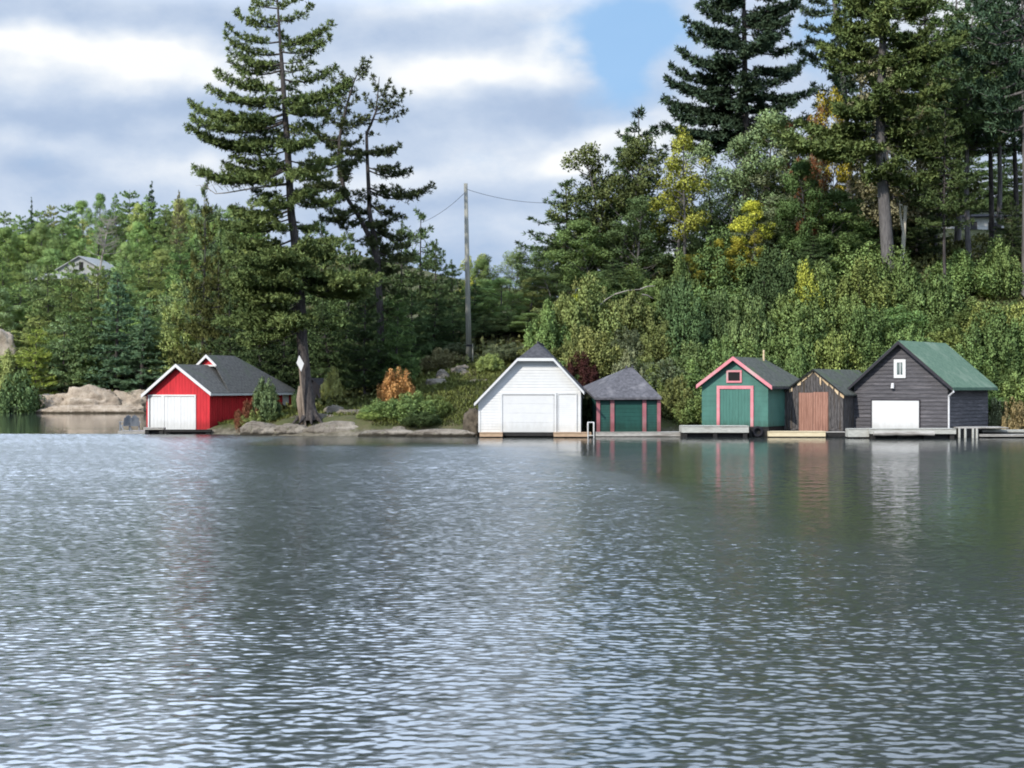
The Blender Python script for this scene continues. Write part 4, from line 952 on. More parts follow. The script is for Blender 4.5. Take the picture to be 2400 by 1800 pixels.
def shrub(name, seed, H=3.0, R=1.8, sprays=46, leaves=220, size=.125, spike=.6, cr=.44):
    """leafy bush: many ascending sprays from the ground up"""
    rng = np.random.default_rng(seed); lv, wd = Leaves(), Wood()
    for k in range(sprays):
        a = rng.uniform(0, 6.28); rr = R * math.sqrt(rng.uniform(0, 1)); q = rr / R
        ztop = H * (1 - .62 * q ** 1.7) * rng.uniform(.62, 1.08); x, y = math.cos(a) * rr, math.sin(a) * rr
        if k % 2 == 0: wd.tube([(x * .25, y * .25, -.4), (x * .7, y * .7, ztop * .5), (x, y, ztop)], [.03, .02, .006], 4)
        z = ztop; t = .5 + rng.normal(0, .11); n = 0
        while z > H * .04 and n < (3 if q < .6 else 5):
            r = cr * rng.uniform(.7, 1.2); sc = 1 - (ztop - z) / H * .25
            clump(lv, np.array([x * sc + rng.normal(0, .06), y * sc + rng.normal(0, .06), z - r * .5]), r * (.75 if n == 0 else 1.1), int(leaves * .6), size, rng, t, .8 + spike, .3 + spike * .8)
            z -= r * 1.5; n += 1
    LIB[name] = (wd.mesh('stems', M_bark), lv.mesh('leaves', rng), H, R)

conifer('spruce_a', 11, R=2.2, layers=19, per=7, droop=.10, rise=.02)
conifer('spruce_b', 12, R=1.9, layers=18, per=6, droop=.12, rise=-.04, irr=.35)
conifer('hemlock_a', 13, R=2.9, layers=17, per=7, power=.65, rise=.06, wide=.36, irr=.3)
conifer('hemlock_b', 14, R=3.1, layers=15, per=7, power=.55, rise=.08, wide=.36, irr=.4)
conifer('pine_a', 15, R=2.9, bare=.12, layers=12, per=5, power=.6, rise=.14, wide=.30, irr=.4, tuft=.34, sag=.10)
conifer('pine_b', 16, R=2.6, bare=.18, layers=11, per=5, power=.5, rise=.18, wide=.32, irr=.5, tuft=.34, sag=.10)
conifer('tall_pine_a', 17, H=10, R=1.9, bare=.46, layers=12, per=6, power=.45, rise=.08, wide=.34, irr=.45, tuft=.20, needles=7, step=.2, rad=.13, sag=.10, bark=M_barkgrey)
conifer('tall_pine_b', 18, H=10, R=1.7, bare=.40, layers=13, per=6, power=.5, rise=.10, wide=.34, irr=.5, tuft=.20, needles=7, step=.2, rad=.10, sag=.10, bark=M_bark)
conifer('round_a', 19, R=3.3, layers=11, per=7, power=.42, rise=.05, wide=.40, irr=.35, step=.36, tuft=.36)
conifer('round_b', 20, R=3.6, layers=10, per=7, power=.36, rise=.10, wide=.42, irr=.45, step=.36, tuft=.36)
broadleaf('oak_a', 21, R=3.3, clumps=95, leaves=250, size=.165)
broadleaf('oak_b', 22, R=3.0, clumps=85, leaves=250, size=.165, stems=2, bare=.15)
broadleaf('ash_a', 23, R=2.4, bare=.30, clumps=55, leaves=220, size=.165, cr=.62, stems=2)
broadleaf('aspen_a', 24, R=2.0, bare=.40, clumps=34, leaves=200, size=.16, cr=.62, rad=.07, spread=1.1)
broadleaf('birch_a', 25, R=2.2, bare=.12, clumps=60, leaves=210, size=.165, cr=.65, stems=3, rad=.08)
shrub('shrub_a', 31); shrub('shrub_b', 32, spike=.2, sprays=36, cr=.55, size=.145, leaves=280); shrub('shrub_c', 33, H=3.4, R=1.7, spike=1.2, cr=.38, sprays=40); shrub('shrub_d', 34, H=2.6, R=2.0, spike=.5, sprays=50, cr=.42)

# colours (albedo)
C = dict(pine=(.056, .080, .030), dkpine=(.034, .056, .032), olive=(.086, .100, .034), grn=(.058, .088, .030), dkgrn=(.037, .056, .023), hemlock=(.050, .074, .030), greygrn=(.064, .086, .040),
         lime=(.190, .200, .030), yellow=(.130, .112, .016), ygreen=(.150, .150, .026), brown=(.086, .082, .042), rust=(.085, .034, .018), orange=(.205, .112, .044), red=(.030, .012, .011), cedar=(.094, .114, .033), cedar2=(.070, .098, .032), dull=(.068, .080, .044))
def leafy(c, k=1.0):
    g = (c[0] + c[1] + c[2]) / 3
    return tuple(min(.55, k * (x * .92 + g * .08)) for x in c)
C = {k: leafy(v, min(3.0, .46 / max(v))) for k, v in C.items()}
NTREE = [0]
def plant(kind, name, label, cat, px, Y, top, wpx, col, group=None, base=None, rz=None, bright=1.0):
    """put a copy of a kind at photo column px and distance Y, its top at photo row top, wpx wide"""
    tm, cm, H, R = LIB[kind]; rnd = random.Random(NTREE[0] * 13 + 5); NTREE[0] += 1
    x = (px - 1200) / F * Y; zb = gh(x, Y) if base is None else base
    zt = EYE + (HY - top) / F * Y; hh = max(zt - zb, .5)
    sx_ = wpx / F * Y / (2 * R); r = empty(name, (x, Y, zb), rnd.uniform(0, 6.28) if rz is None else rz); tag(r, label, cat, group)
    col = C[col] if isinstance(col, str) else leafy(col, min(2.3, .46 / max(col))); jv = rnd.uniform(.78, 1.25) * bright
    for me, nm in ((tm, 'stems' if 'shrub' in kind else 'trunk'), (cm, 'leaves' if 'shrub' in kind else 'crown')):
        o = bpy.data.objects.new(nm, me); COL.objects.link(o); o.parent = r; o.scale = (sx_, sx_, hh / H)
        if me is cm: o.color = (min(1, col[0] * jv * rnd.uniform(.94, 1.06)), min(1, col[1] * jv), min(1, col[2] * jv), 1)
    return r

# ---- traced big pines -----------------------------------------------------------------
def at(px, py, Y): return np.array(P(px, py, Y))
def big_pine(name, label, stems, tips, Y, col, seed, extra=30, ez=(0, 1), elen=2.6, tuft=.25, bark=M_bark, roots=False, wide=.27, flat=1.0, cat='pine tree', extra_stem=0, thick=.27, more=()):
    """stems: list of ([(px,py)...], [radius...]); tips: (px,py, attach_px, attach_py, width factor, depth shift, tint)"""
    rng = np.random.default_rng(seed); lv, wd = Leaves(), Wood(); S0 = []
    b0 = stems[0][0][0]; B = np.array(P(b0[0], b0[1], Y))
    for pts, rad in stems:
        w3 = np.array([np.array(P(p[0], p[1], Y + (p[2] if len(p) > 2 else 0))) for p in pts]) - B; S0.append(w3)
        n = 4 * len(w3); u = np.linspace(0, len(w3) - 1, n); sm = np.stack([np.interp(u, np.arange(len(w3)), w3[:, i]) for i in range(3)], -1)
        wd.tube(sm, np.interp(u, np.arange(len(w3)), rad), 10)
    if roots:
        for k in range(8):
            a = 6.28 * k / 8 + .3; wd.tube([(math.cos(a) * .18, math.sin(a) * .18, .9), (math.cos(a) * .5, math.sin(a) * .5, .25), (math.cos(a) * 1.05, math.sin(a) * 1.0, -.25)], [.16, .17, .06], 6)
    for tp in tips:
        px, py, ax, ay, wf, dy, ti = tp[:7]
        p0 = at(ax, ay, Y) - B; p1 = at(px, py, Y) - B; dd = dy * abs(p1[0] - p0[0]) if abs(dy) < 1 else dy * 1.9; p1 = at(px, py, Y + dd) - B
        L = np.linalg.norm(p1 - p0)
        bough(lv, wd, p0, p1, rng, .10, .18, wide * wf, .15 if L > 2 else .05, .18, tuft, 14, ti, 0, .025 + .012 * L, thick, 1.0)
    w3 = S0[extra_stem]; zmin = w3[0, 2] + (w3[-1, 2] - w3[0, 2]) * ez[0]; zmax = w3[0, 2] + (w3[-1, 2] - w3[0, 2]) * ez[1]
    for k in range(extra):
        q = (k + rng.uniform(0, 1)) / extra; z = zmin + (zmax - zmin) * q
        p0 = np.array([np.interp(z, w3[:, 2], w3[:, 0]), np.interp(z, w3[:, 2], w3[:, 1]), z]); a = rng.choice([-1, 1]) * (math.pi / 2 + rng.uniform(-.65, .65)); L = elen * (1.05 - .8 * q) * rng.uniform(.6, 1.15)
        p1 = p0 + np.array([math.cos(a) * L, math.sin(a) * L, L * rng.uniform(.02, .22)])
        bough(lv, wd, p0, p1, rng, .08, .15, wide * 1.4, .15, .20, tuft, 14, .5 + rng.normal(0, .14), 0, .02 + .01 * L, thick, 1.0)
    for (y0, y1, n, l0, l1, arc) in more:
        for k in range(n):
            z = P(0, y0 + (y1 - y0) * (k + rng.uniform(0, 1)) / n, Y).z - B[2]
            p0 = np.array([np.interp(z, w3[:, 2], w3[:, 0]), np.interp(z, w3[:, 2], w3[:, 1]), z]); a = rng.uniform(*arc); L = rng.uniform(l0, l1)
            bough(lv, wd, p0, p0 + np.array([math.cos(a) * L, math.sin(a) * L, L * rng.uniform(-.12, .14)]), rng, .08, .12, .34, .2, .22, tuft, 13, .5 + rng.normal(0, .24), 0, .02 + .01 * L, thick * .85, 1.0)
    r = empty(name, tuple(B)); tag(r, label, cat)
    link_mesh('trunk', wd.mesh('trunk', bark), None, r); cr = link_mesh('crown', lv.mesh('crown', rng), None, r); c = C[col] if isinstance(col, str) else leafy(col, 1.75); cr.color = (*c, 1)
    return r

hero_trunk = [(724, 985), (722, 950), (716, 890), (708, 800), (704, 700), (697, 640), (690, 551), (682, 500), (678, 417), (674, 345), (667, 250), (661, 157), (657, 100), (652, 31), (649, -30)]
hero_rad = [.62, .46, .36, .33, .31, .29, .26, .245, .22, .20, .165, .13, .10, .07, .03]
def ax_on(trunk, y):
    ys = [p[1] for p in trunk][::-1]; xs = [p[0] for p in trunk][::-1]; return float(np.interp(y, ys, xs))
def tipl(trunk, lst): return [(t[0], t[1], ax_on(trunk, t[2]), t[2], t[3], t[4], t[5]) for t in lst]
hero_tips = tipl(hero_trunk, [
    (575, -18, 20, .9, .1, .6), (600, -30, 5, .8, -.2, .6), (720, -25, 15, .9, .1, .6), (555, 31, 60, 1.0, .15, .6), (590, 22, 55, 1.0, -.3, .7), (536, 64, 98, .9, -.1, .5), (530, 84, 125, .9, .2, .55), (534, 117, 150, .9, -.2, .6), (565, 128, 160, 1.1, .3, .6), (537, 146, 165, .8, .1, .5),
    (511, 168, 205, 1.0, .1, .5), (560, 165, 212, 1.2, -.3, .6), (489, 207, 228, .9, -.1, .5), (545, 222, 240, 1.0, .3, .5), (451, 243, 266, 1.25, .1, .65), (453, 277, 284, 1.1, -.15, .6), (520, 262, 280, 1.4, .4, .6), (445, 300, 322, .95, .05, .35), (480, 318, 330, .8, .2, .35),
    (560, 345, 352, .9, -.2, .45), (548, 368, 372, 1.2, .1, .4), (458, 397, 390, 1.25, .12, .45), (480, 405, 395, 1.3, -.18, .4), (530, 388, 385, 1.3, .35, .45),
    (545, 488, 492, 1.2, .1, .4), (590, 470, 470, 1.3, -.3, .5), (520, 520, 520, 1.5, .15, .4), (540, 560, 560, 1.5, -.2, .45), (535, 600, 590, 1.6, .2, .5), (530, 664, 640, 1.6, .1, .5), (560, 640, 630, 1.6, -.35, .55), (590, 708, 672, 1.6, -.3, .6), (521, 752, 710, 1.6, .15, .45), (575, 765, 735, 1.5, -.4, .5), (550, 690, 660, 1.6, -.1, .5), (600, 790, 760, 1.5, -.1, .4), (560, 800, 765, 1.3, .3, .35),
    (730, 14, 50, 1.0, -.1, .6), (776, 56, 100, .9, .1, .6), (774, 85, 122, .9, -.2, .55), (745, 75, 105, 1.0, .3, .6), (733, 122, 148, 1.0, .1, .5), (730, 150, 165, .9, -.2, .5), (785, 158, 186, 1.0, .1, .45), (815, 195, 228, 1.2, -.15, .6), (770, 215, 240, 1.3, .25, .65), (790, 240, 262, 1.3, -.3, .6),
    (718, 312, 305, 1.7, -.5, .75), (760, 290, 290, 1.2, .3, .5), (730, 335, 335, 1.2, -.6, .7), (746, 403, 398, 1.6, -.5, .75), (700, 410, 400, 1.5, -1.2, .75), (793, 466, 458, 1.3, -.2, .55), (760, 480, 470, 1.4, .3, .5), (740, 452, 450, 1.5, -.7, .65),
    (890, 650, 640, 1.4, -.15, .7), (850, 640, 632, 1.5, -.35, .75), (820, 668, 648, 1.6, .2, .6), (790, 690, 670, 1.5, -.3, .6), (860, 690, 655, 1.2, .1, .5), (700, 745, 735, 1.8, -1.5, .7), (660, 740, 735, 1.8, -1.3, .65), (712, 640, 620, 1.8, -1.5, .4), (640, 600, 590, 1.8, -.9, .5), (770, 590, 580, 1.5, -.3, .45), (740, 540, 530, 1.5, .4, .45), (780, 770, 745, 1.2, .3, .35)])
big_pine('white_pine', 'tall lone pine on the rocks beside the red boathouse, white marker at its foot', [(hero_trunk, hero_rad)], hero_tips, 99.4, (.108, .146, .052), 101, 24, (.30, .97), 2.8, roots=True, more=((575, 700, 12, 2.8, 4.8, (2.4, 4.9)), (715, 775, 6, 2.4, 4.4, (2.6, 5.0)), (480, 520, 4, 2.4, 4.0, (2.4, 4.6)), (560, 680, 9, 2.0, 3.6, (-1.6, .9)), (240, 460, 14, 1.8, 3.4, (2.6, 6.8))))
dead = Wood(); B = P(678, 440, 99.4)
# bare dead limb of the pine
lm = np.array([at(676, 432, 99.4), at(600, 440, 99.2), at(530, 452, 99.0), at(505, 454, 98.9), at(474, 432, 98.8)])
dead.tube(lm, [.07, .055, .04, .03, .012], 6)
for k in range(9):
    q = at(480 + k * 14, 445 + (k % 3) * 3, 99.0); dead.tube([q, q + np.array([-.3, .1 * (-1) ** k, .3 + .1 * (k % 3)]), q + np.array([-.6, .2 * (-1) ** k, .28])], [.022, .014, .006], 4)
o = link_mesh('dead_limb', dead.mesh('dead_limb', M_deadgrey), None, bpy.data.objects['white_pine'])
o.location = -Vector(P(724, 985, 99.4))

t1 = [(896, 930), (894, 860), (892, 770), (886, 612), (868, 560), (840, 505), (815, 467), (803, 430), (793, 385), (796, 320), (812, 250), (830, 190), (848, 150)]
t1r = [.30, .25, .24, .22, .17, .15, .14, .13, .115, .10, .08, .05, .02]
t2 = [(886, 612), (878, 560), (866, 500), (864, 439), (861, 380), (859, 313), (870, 290), (881, 262), (886, 215), (889, 180)]
t2r = [.2, .17, .16, .14, .12, .10, .085, .065, .04, .02]
dt = [(850, 142, 840, 175, 1.0, .1, .5), (865, 148, 835, 190, 1.0, -.1, .5), (800, 172, 826, 205, 1.2, .2, .5), (770, 168, 822, 215, .9, .1, .4), (790, 205, 815, 240, 1.4, -.3, .6), (760, 225, 810, 250, 1.3, .1, .6), (740, 240, 800, 290, 1.2, .3, .5), (835, 230, 812, 250, 1.4, -.2, .45), (860, 275, 800, 300, 1.4, -.3, .6), (720, 290, 796, 330, 1.3, .1, .4), (750, 330, 796, 340, 1.3, -.2, .4), (845, 325, 796, 345, 1.2, .2, .4), (705, 385, 793, 390, 1.2, .1, .45), (730, 365, 793, 385, 1.3, -.3, .5), (840, 375, 794, 385, 1.2, -.2, .5), (720, 440, 803, 430, 1.2, .1, .4), (750, 480, 812, 462, 1.2, -.1, .4), (770, 520, 830, 490, 1.3, .2, .4),
      (877, 178, 887, 215, .9, .1, .45), (912, 195, 886, 230, .9, -.1, .45), (925, 220, 882, 258, .8, .1, .4), (946, 218, 880, 268, .6, -.1, .4), (944, 262, 876, 280, .5, .1, .4), (900, 230, 884, 250, 1.1, -.4, .5), (860, 225, 884, 262, 1.0, .2, .45), (870, 315, 860, 320, 1.0, .2, .4), (834, 275, 872, 290, 1.0, -.2, .5),
      (934, 345, 859, 355, 1.5, -.1, .75), (915, 352, 859, 360, 1.5, -.5, .7), (838, 362, 859, 362, 1.5, -.6, .65), (959, 402, 861, 398, 1.2, .1, .4), (930, 390, 862, 392, 1.2, -.3, .45), (1016, 437, 864, 440, .8, .05, .4), (985, 452, 864, 446, .75, -.1, .4), (930, 440, 864, 440, .9, .2, .4), (830, 455, 864, 448, 1.2, .2, .4), (944, 512, 866, 478, 1.2, .1, .35), (915, 500, 866, 475, 1.1, -.3, .4), (800, 535, 868, 505, 1.4, -.2, .45), (900, 545, 872, 520, 1.4, -.4, .4), (950, 560, 878, 540, 1.4, .2, .35), (840, 570, 880, 560, 1.5, -.3, .4), (960, 600, 884, 590, 1.4, .1, .4), (930, 640, 886, 625, 1.4, -.2, .4), (830, 630, 886, 620, 1.4, .2, .4), (950, 690, 890, 670, 1.3, .1, .35), (845, 730, 892, 700, 1.3, .2, .35), (940, 740, 892, 720, 1.3, -.1, .35)]
big_pine('forked_pine', 'slimmer dark pine with a forked trunk and long drooping limb toward the utility pole', [(t1, t1r), (t2, t2r)], dt, 108.0, (.085, .105, .046), 102, 22, (.35, .97), 2.0, more=((300, 620, 22, 1.6, 3.0, (0, 6.28)),))

t3 = [(2090, 690), (2086, 672), (2078, 560), (2070, 443), (2063, 328), (2065, 230), (2068, 135), (2071, 25), (2073, -70)]
t3r = [.55, .50, .46, .41, .37, .33, .28, .22, .15]
rt = tipl(t3, [(1820, 306, 325, 1.2, -.05, .65), (1850, 322, 332, 1.3, -.25, .65), (1880, 290, 310, 1.4, .15, .5), (1900, 345, 345, 1.3, .0, .5), (1930, 360, 352, 1.4, -.3, .5), (1960, 250, 275, 1.5, -.3, .5), (2000, 235, 260, 1.5, .2, .5), (1990, 290, 300, 1.6, -.5, .5),
    (1938, 108, 130, 1.4, .1, .4), (1945, 150, 155, 1.3, -.2, .35), (1985, 90, 110, 1.5, -.4, .45), (1960, 40, 70, 1.4, .1, .5), (1985, 10, 40, 1.4, -.2, .5), (1950, -10, 10, 1.4, .2, .5), (2000, -30, -10, 1.4, -.2, .5),
    (2030, 418, 420, 1.6, -.6, .7), (2190, 414, 420, 1.25, -.1, .7), (2150, 425, 430, 1.4, -.5, .7), (2110, 415, 420, 1.6, -.9, .7), (2160, 330, 330, 1.4, .2, .4), (2190, 280, 290, 1.3, -.1, .5), (2150, 240, 250, 1.4, -.4, .5), (2130, 300, 310, 1.5, -.5, .4), (2230, 350, 345, 1.1, .1, .5),
    (2258, 84, 110, 1.2, .05, .55), (2230, 105, 120, 1.3, -.2, .55), (2180, 70, 90, 1.4, -.4, .5), (2200, 130, 140, 1.3, .2, .35), (2170, 20, 40, 1.4, .1, .5), (2140, 140, 150, 1.4, -.5, .4), (2190, -20, 0, 1.4, -.1, .5), (2130, -40, -20, 1.4, .2, .5)])
big_pine('white_pine', 'massive pine with thick grey trunk standing above the grey boathouse roof', [(t3, t3r)], rt, 117.0, (.110, .148, .050), 103, 26, (.35, .95), 3.0, tuft=.40, bark=M_barkgrey, wide=.26, thick=.34, more=((-20, 330, 24, 2.4, 4.6, (2.6, 6.8)),))
t4 = [(1752, 650), (1750, 500), (1748, 350), (1746, 200), (1744, 60), (1742, -60), (1741, -130)]
t4r = [.36, .33, .29, .25, .18, .11, .04]
kt = tipl(t4, [(1640, -40, 10, .9, .1, .4), (1665, -60, -10, .9, -.2, .4), (1605, 45, 75, .9, .1, .4), (1640, 15, 50, 1.0, -.2, .4), (1620, 80, 100, 1.0, .2, .4), (1594, 120, 145, .9, -.1, .4), (1630, 140, 155, 1.2, -.4, .45), (1574, 158, 185, .9, .1, .35), (1561, 187, 205, .9, -.1, .4), (1600, 200, 215, 1.2, .3, .4), (1640, 225, 235, 1.3, -.4, .45), (1562, 235, 250, 1.1, .1, .35), (1580, 262, 270, 1.1, -.2, .4), (1557, 295, 300, 1.0, .05, .35), (1600, 305, 305, 1.2, -.3, .4), (1640, 320, 320, 1.2, .2, .35), (1600, 340, 335, 1.0, .1, .35), (1680, 280, 285, 1.4, -.6, .45), (1690, 180, 190, 1.4, -.6, .45), (1700, 100, 110, 1.4, -.5, .4), (1690, 40, 60, 1.4, -.5, .4),
    (1830, -50, -10, .9, .1, .4), (1870, 5, 30, 1.0, -.1, .4), (1850, 45, 60, 1.1, .2, .4), (1840, 80, 95, 1.2, -.3, .45), (1800, 110, 120, 1.3, -.5, .45), (1895, 95, 115, .7, .0, .4), (1880, 150, 160, 1.1, .1, .35), (1850, 180, 190, 1.2, -.3, .4), (1900, 215, 215, 1.1, .1, .35), (1860, 245, 245, 1.2, -.2, .4), (1800, 230, 235, 1.4, -.5, .4), (1890, 280, 275, 1.1, .2, .35), (1830, 300, 295, 1.2, -.1, .4), (1790, 330, 320, 1.2, -.4, .4)])
big_pine('dark_pine', 'tall dark blue-green pine against the blue sky patch, level boughs stacked to the top', [(t4, t4r)], kt, 131.0, (.058, .092, .056), 104, 30, (.35, .97), 3.8, tuft=.40, wide=.26, thick=.32, more=((-60, 340, 34, 2.2, 4.8, (0, 6.28)),))
# leaning dark trunk near the top edge
t5 = [(2000, 640), (1990, 420), (1978, 200), (1966, 90), (1958, 20), (1950, -60)]
big_pine('dark_pine', 'thin dark pine with leaning purplish trunk behind the massive grey-trunked pine', [(t5, [.30, .27, .23, .21, .19, .15])], tipl(t5, [(1890, 65, 70, .9, .1, .4), (1900, 100, 105, .8, -.1, .4), (1870, 20, 30, .9, .1, .4), (1890, -10, 10, 1.0, -.2, .4), (1880, 125, 130, 1.0, .1, .4), (2030, 90, 95, 1.0, .2, .4), (2020, 30, 40, 1.0, -.1, .4)]), 136.0, (.070, .10, .060), 105, 8, (.6, .9), 2.5, tuft=.42, bark=M_barkgrey, wide=.26, thick=.34)

# ---- planting --------------------------------------------------------------------------
ORD = ['first', 'second', 'third', 'fourth', 'fifth', 'sixth', 'seventh', 'eighth', 'ninth', 'tenth', 'eleventh', 'twelfth', 'thirteenth', 'fourteenth', 'fifteenth', 'sixteenth', 'seventeenth', 'eighteenth', 'nineteenth', 'twentieth', 'twenty-first', 'twenty-second', 'twenty-third', 'twenty-fourth', 'twenty-fifth', 'twenty-sixth', 'twenty-seventh']
def top_for(px, Y, H): return HY - (gh((px - 1200) / F * Y, Y) + H - EYE) * F / Y
rnd = random.Random(77)
# the far hill: shore row by hand
G = 'trees covering the far hill'
for (k, nm, lab, px, Y, top, wpx, c) in [
    ('hemlock_a', 'hemlock_tree', 'dull green hemlock at the picture edge of the far shore row', -35, 186, 800, 120, 'grn'),
    ('shrub_d', 'shrub', 'dark spreading shrub over the far waterline at the picture edge', 40, 180.8, 868, 120, 'dkgrn'),
    ('shrub_c', 'shrub', 'olive bush above the dark waterline shrub on the far shore', 20, 184, 830, 90, 'olive'),
    ('round_a', 'conifer', 'bright lime young conifer behind the shaded end of the granite outcrop', 84, 185, 768, 95, (.095, .125, .026)),
    ('round_a', 'hemlock_tree', 'grey green hemlock right behind the big granite outcrop', 150, 187, 742, 130, 'greygrn'),
    ('hemlock_a', 'hemlock_tree', 'broad layered hemlock over the middle of the granite outcrop', 212, 188, 690, 150, 'hemlock'),
    ('spruce_a', 'spruce_tree', 'dark full spruce with layered boughs above the lower granite shelf', 275, 187, 652, 170, 'dkpine'),
    ('spruce_b', 'spruce_tree', 'dark drooping spruce left dark just behind the red boathouse roof peak', 335, 186, 730, 150, 'dkpine'),
    ('round_a', 'hemlock_tree', 'grey green hemlock over the red boathouse rake', 388, 190, 690, 140, 'greygrn'),
    ('round_b', 'conifer', 'yellow green layered conifer above the red boathouse gable', 440, 186, 650, 170, 'olive'),
    ('hemlock_a', 'hemlock_tree', 'dark hemlock above the small white gablet of the red boathouse', 505, 184, 690, 150, 'dkgrn'),
    ('hemlock_b', 'hemlock_tree', 'shadowy hemlock between the red boathouse roof and the tall pine', 565, 183, 730, 130, 'dkgrn')]:
    plant(k, nm, lab, 'shrub' if 'shrub' in k else 'tree', px, Y, top, wpx, c, G, bright=1.5)
sky_x = [-80, 0, 40, 75, 100, 150, 200, 260, 300, 345, 380, 420, 440, 470, 520, 600]
sky_y = [495, 487, 500, 502, 480, 470, 462, 450, 446, 452, 470, 466, 462, 475, 480, 490]
rows = [(193, 'second', 62), (202, 'third', 58), (212, 'fourth', 56), (226, 'fifth', 50), (240, 'sixth', 46), (254, 'seventh', 42), (267, 'skyline', 36)]
pal = ['hemlock', 'grn', 'pine', 'olive', 'grn', 'grn', 'greygrn', 'pine', 'olive', 'cedar2']
words = dict(cedar2='fresh green', hemlock='cool green', grn='mid green', pine='olive green', olive='yellowish olive', dkgrn='deep green', ygreen='yellow green', dkpine='dark', greygrn='grey green', brown='brownish', dull='dull')
kinds = [('round_a', 'conifer', 'conifer'), ('round_b', 'conifer', 'conifer'), ('hemlock_a', 'hemlock_tree', 'hemlock'), ('hemlock_b', 'hemlock_tree', 'hemlock'), ('pine_a', 'pine_tree', 'pine'), ('oak_a', 'broadleaf_tree', 'leafy tree')]
for (Y, rname, stepx) in rows:
    px = 590.0; i = 0
    while px > -70:
        k, nm, word = kinds[rnd.choices(range(6), [6, 6, 1, 1, 1, 6 if Y > 220 else 2])[0]]
        c = rnd.choice(pal) if Y < 235 else rnd.choice(['olive', 'grn', 'pine', 'grn', 'cedar2', 'grn', 'pine'])
        H = rnd.uniform(7.5, 10.5); top = top_for(px, Y, H)
        if rname == 'skyline': top = float(np.interp(px, sky_x, sky_y)) + rnd.uniform(-3, 14)
        if 95 < px < 275 and 198 < Y < 223: top = 628 + rnd.uniform(-8, 22)
        if 95 < px < 275 and Y < 198: top = max(top, 660)
        if px < 60 and Y < 194: top = max(top, 832)
        wpx = stepx * rnd.uniform(1.6, 2.4) * (.8 if 'spruce' in k else 1)
        plant(k, nm, f'{words[c]} {word}, {ORD[i]} out from the lone pine, {rname} row up the far hill', 'tree', px, Y + rnd.uniform(-4, 4), top, wpx, c, G, bright=1.65)
        px -= stepx * rnd.uniform(.8, 1.2); i += 1
plant('round_a', 'conifer', 'mid green conifer hiding the wall of the pale hill house, sky side', 'tree', 172, 216, 612, 80, 'grn', G, bright=1.5)
plant('round_b', 'conifer', 'olive conifer overlapping the hill house roof beside the bare grey tree', 'tree', 228, 216, 618, 80, 'olive', G, bright=1.5)
plant('spruce_b', 'spruce_tree', 'thin dark spire-topped spruce standing out on the far hill skyline', 'tree', 356, 258, 434, 46, 'dkpine', G)
plant('hemlock_b', 'conifer', 'reddish brown dying conifer on the far skyline near the lone pine', 'tree', 420, 250, 455, 46, 'brown', G)
plant('pine_b', 'pine_tree', 'pale wispy pine poking above the forest edge close to the lone pine', 'tree', 480, 172, 435, 110, 'greygrn', G)
plant('spruce_b', 'spruce_tree', 'tiny dark spruce tip on the far skyline toward the picture edge', 'tree', 74, 262, 470, 22, 'dkpine', G)
# bare tree in front of the far house
dw = Wood(); rg = np.random.default_rng(8); q0 = P(220, 700, 214); hz = 13.0
b0 = Vector((q0.x, 214, gh(q0.x, 214)))
top = P(257, 512, 214) - b0; mid = P(238, 610, 214) - b0
dw.tube([(0, 0, -.3), tuple(mid * .5 + Vector((-.2, 0, .2))), tuple(mid), tuple(mid.lerp(top, .5)), tuple(top)], [.20, .16, .12, .08, .03], 7)
for k in range(46):
    q = rg.uniform(.35, 1); p = np.array(mid.lerp(top, (q - .35) / .65)) if q > .35 else np.array(mid); a = rg.uniform(0, 6.28); L = 2.4 * (1.15 - q) + .7
    e = p + np.array([math.cos(a) * L, math.sin(a) * L, L * rg.uniform(.1, .9)]); m = (p + e) / 2 + np.array([0, 0, -.15]); dw.tube([p, m, e], [.05, .035, .012], 4)
    for j in range(4):
        s = p + (e - p) * rg.uniform(.3, 1); dw.tube([s, s + rg.normal(0, .45, 3) + np.array([0, 0, .35])], [.02, .006], 3)
r = empty('dead_tree', tuple(b0)); tag(r, 'bare grey leafless tree in front of the pale house on the far hill', 'dead tree', None); link_mesh('trunk', dw.mesh('trunk', M_deadgrey), None, r)

